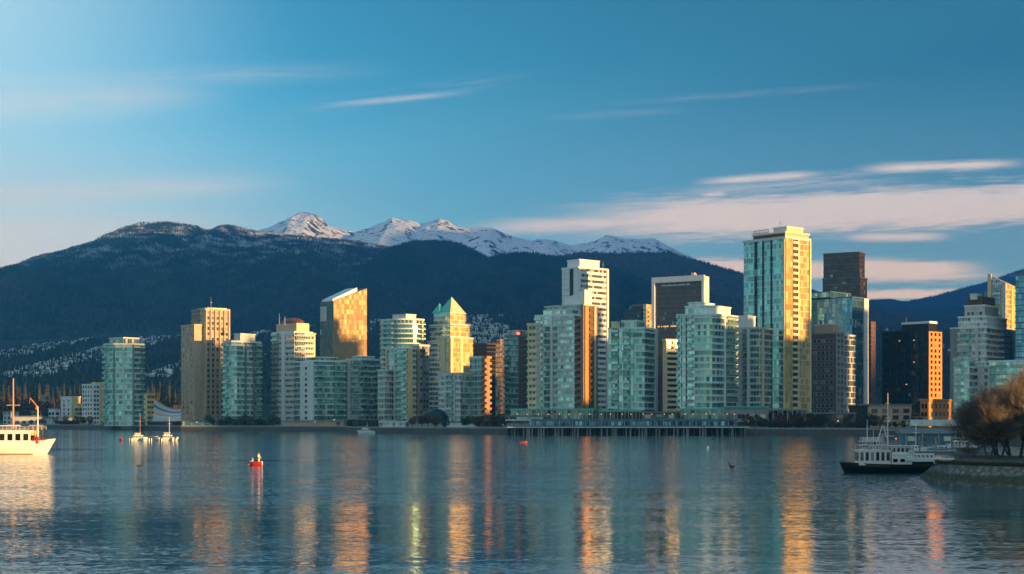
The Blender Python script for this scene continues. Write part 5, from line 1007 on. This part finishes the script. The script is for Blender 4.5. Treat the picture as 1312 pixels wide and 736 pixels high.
# ------------------------------------------------------------------ two people in a red dinghy
def skinned(name, joints, edges, m, parent, loc=(0, 0, 0), root=0, sub=2):
    me = bpy.data.meshes.new(name); me.from_pydata([j[:3] for j in joints], edges, []); me.materials.append(MAT[m]); o = put(name, me, parent, loc)
    sv = me.skin_vertices if len(me.skin_vertices) else None
    o.modifiers.new('skin', 'SKIN'); lay = me.skin_vertices[0] if len(me.skin_vertices) else None
    if lay is None: raise RuntimeError('no skin layer')
    for k, j in enumerate(joints): r = j[3]; lay.data[k].radius = (r, r if len(j) < 5 else j[4]); lay.data[k].use_root = (k == root)
    sb = o.modifiers.new('smooth', 'SUBSURF'); sb.levels = sub; sb.render_levels = sub; o.modifiers['skin'].use_smooth_shade = True; return o
def person(label, loc, rz, seated, top, legs, hair='hair'):
    t = thing('person', label, 'person', loc, rz)
    if seated:
        hip, ch, nk, hd = (0, 0, .10), (0, .03, .42), (0, .02, .58), (0, -.02, .78); knee = lambda s: (s * .12, -.42, .14); foot = lambda s: (s * .12, -.46, -.28); toe = lambda s: (s * .12, -.62, -.30)
        elb = lambda s: (s * .25, -.10, .22); wri = lambda s: (s * .20, -.34, .20)
    else:
        hip, ch, nk, hd = (0, 0, .95), (0, .02, 1.30), (0, .01, 1.47), (0, -.02, 1.66); knee = lambda s: (s * .11, -.04, .50); foot = lambda s: (s * .13, .02, .07); toe = lambda s: (s * .14, -.16, .03)
        elb = lambda s: (s * .27, -.02, 1.10); wri = lambda s: (s * .24, -.22, .96)
    J = [(*hip, .14, .10), (*[(a + b) / 2 for a, b in zip(hip, ch)], .125, .09), (*ch, .16, .10), (*nk, .055), (hd[0], hd[1], hd[2] - .06, .075), (*hd, .088, .10), (hd[0], hd[1] - .02, hd[2] + .08, .075)]
    E = [(0, 1), (1, 2), (2, 3), (3, 4), (4, 5), (5, 6)]
    J += [(hd[0], hd[1] - .11, hd[2] - .01, .016)]; E += [(5, 7)]
    for s in (-1, 1):
        i = len(J); J += [(s * .17, ch[1], ch[2] + .07, .058), (*elb(s), .043), (*wri(s), .030)]; E += [(2, i), (i, i + 1), (i + 1, i + 2)]
        h = Vector(wri(s)); dv = (h - Vector(elb(s))).normalized(); sd = dv.cross(Vector((0, 0, 1))).normalized(); pm = h + dv * .08; J.append((*pm, .036, .02)); E.append((i + 2, i + 3))
        for q in range(4):
            a = pm + dv * .035 + sd * (q - 1.5) * .019; ln = (.055, .066, .062, .048)[q]; c = a + dv * ln * .6 + Vector((0, 0, -.01)); e2 = a + dv * ln + Vector((0, 0, -.03)); k = len(J); J += [(*a, .009), (*c, .008), (*e2, .007)]; E += [(i + 3, k), (k, k + 1), (k + 1, k + 2)]
        k = len(J); a = h + dv * .04 - sd * .035 * s; J += [(*a, .011), (*(a + dv * .05 - sd * .02 * s), .009)]; E += [(i + 3, k), (k, k + 1)]
        k = len(J); J += [(s * .10, hip[1], hip[2] - .04, .088), (*knee(s), .056), (*foot(s), .04), (*toe(s), .034)]; E += [(0, k), (k, k + 1), (k + 1, k + 2), (k + 2, k + 3)]
    skinned('body', J, E, 'skin', t)
    JT = [(*hip, .155, .115), (*[(a + b) / 2 for a, b in zip(hip, ch)], .145, .11), (*ch, .175, .12), (nk[0], nk[1], nk[2] - .05, .09)]; ET = [(0, 1), (1, 2), (2, 3)]
    for s in (-1, 1): i = len(JT); JT += [(s * .17, ch[1], ch[2] + .07, .075), (*elb(s), .058), (*[a * .15 + b * .85 for a, b in zip(elb(s), wri(s))], .044)]; ET += [(2, i), (i, i + 1), (i + 1, i + 2)]
    skinned('jacket', JT, ET, top, t)
    JL = [(*hip, .15, .115)]; EL = []
    for s in (-1, 1): i = len(JL); JL += [(s * .10, hip[1], hip[2] - .05, .10), (*knee(s), .072), (*[a * .9 + b * .1 for a, b in zip(foot(s), knee(s))], .055)]; EL += [(0, i), (i, i + 1), (i + 1, i + 2)]
    skinned('trousers', JL, EL, legs, t)
    b = MB(); b.lathe(0, .015, [(.085, -.04), (.108, .02), (.10, .09), (.06, .135), (0, .15)], 14, 0, 1, 1.1); b.build('hair', [hair], t, hd)
    b = MB()
    for s in (-1, 1): b.lathe(s * .035, -.098, [(0, -.012), (.013, 0), (0, .012)], 8, 0)
    b.build('eyes', ['hair'], t, hd); b = MB(); b.box(-.025, .025, -.104, -.09, -.058, -.048, 0); b.build('mouth', ['red_paint'], t, hd)
    b = MB()
    for s in (-1, 1): b.lathe(s * .098, .01, [(0, -.03), (.016, -.015), (.016, .02), (0, .035)], 8, 0)
    b.build('ears', ['skin'], t, hd)
    return t
D = 217; t = thing('dinghy', 'small red rowing dinghy carrying two people on the open water', 'boat', (wx(327.5, D), D, 0)); hull(1.75, .95, .42, .12, .15, ('red_paint', 'red_paint'), .05, .85, parent=t, bow=-1)
b = MB(); b.box(.05, .35, -.38, .38, .30, .36, 0); b.box(-.65, -.4, -.34, .34, .30, .36, 0); b.build('thwart', ['trim_wood'], t); b = MB(); b.box(.82, .98, -.12, .12, .1, .62, 0); b.box(.86, .93, -.04, .04, -.3, .1, 0); b.build('outboard', ['hull_white'], t)
person('person standing upright in the red dinghy in a cream jacket and pale trousers', (wx(331.5, D), D + .02, .14), R(70), False, 'cloth_cream', 'cloth_cream'); person('person seated in the red dinghy wearing pale blue', (wx(323.3, D), D, .42), R(-60), True, 'cloth_pale_blue', 'cloth_dark')
# small things afloat
def floating(name, label, cat, px, py, prof, m, group=None, sx=1, s=1):
    D = CAMZ * FPX / (py - HOR); b = MB(); b.lathe(0, 0, [(r * s, z * s) for r, z in prof], 12, 0, sx, 1); return tag(b.build(name, [m], None, (wx(px, D), D, 0)), label, cat, group)
BUOY = [(0, -.4), (.45, -.3), (.55, .1), (.4, .6), (.15, .9), (.1, 1.3), (0, 1.35)]
floating('mooring_buoy', 'small round red buoy left of the three moored boats', 'buoy', 155, 565, BUOY, 'buoy_red'); floating('mooring_buoy', 'tiny pale buoy afloat below the pier in mid channel', 'buoy', 907, 575, BUOY, 'gull_white', s=.5)
def bird(label, px, py, m, s=1.0, rz=0):
    D = CAMZ * FPX / (py - HOR); t = thing('water_bird', label, 'bird', (wx(px, D), D, 0), rz); J = [(-.22, 0, .10, .03), (-.1, 0, .10, .09), (.08, 0, .10, .10), (.2, 0, .16, .05), (.24, 0, .30, .035), (.29, 0, .33, .04), (.38, 0, .31, .012)]
    o = skinned('body', [tuple(c * s for c in j) for j in J], [(k, k + 1) for k in range(6)], m, t, root=2, sub=1); b = MB(); b.face([(-.2 * s, .04 * s, .17 * s), (.1 * s, .09 * s, .17 * s), (.1 * s, .11 * s, .08 * s), (-.28 * s, .05 * s, .12 * s)]); b.face([(.1 * s, -.09 * s, .17 * s), (-.2 * s, -.04 * s, .17 * s), (-.28 * s, -.05 * s, .12 * s), (.1 * s, -.11 * s, .08 * s)]); b.build('wing', ['duck_dark'], t)
bird('dark diving bird with raised neck on the left water below the moored boats', 179, 599, 'duck_dark', 1.8, .6); bird('dark water bird floating in the middle of the bay right of the gold streak', 938, 600, 'duck_dark', 1.8, 2.4)
t = thing('kayak', 'small red kayak on the water just off the left end of the pier', 'kayak', (wx(671, 430), 430, 0)); hull(1.9, .5, .24, .12, .1, ('buoy_red', 'buoy_red'), .08, .3, parent=t); b = MB(); b.lathe(-.1, 0, [(.2, .25), (.18, .33), (.14, .34)], 12, 0, 1.5, .8); b.build('cockpit', ['hull_black'], t)

# ------------------------------------------------------------------ the air: even pale haze round everything
def haze():
    m = bpy.data.materials.new('haze'); m.use_nodes = True; t = NT(m.node_tree); v = t.n('ShaderNodeVolumePrincipled'); v.inputs['Color'].default_value = (.05, .38, 1.0, 1); v.inputs['Density'].default_value = 7.0e-5; v.inputs['Anisotropy'].default_value = 0
    t.l(v.outputs[0], t.n('ShaderNodeOutputMaterial').inputs['Volume']); MAT['haze'] = m
    b = MB(); b.box(-8500, 8500, -1600, 12500, -3, 1900, 0); tag(b.build('haze', ['haze']), kind='stuff')
HAZE = True
if HAZE: haze()
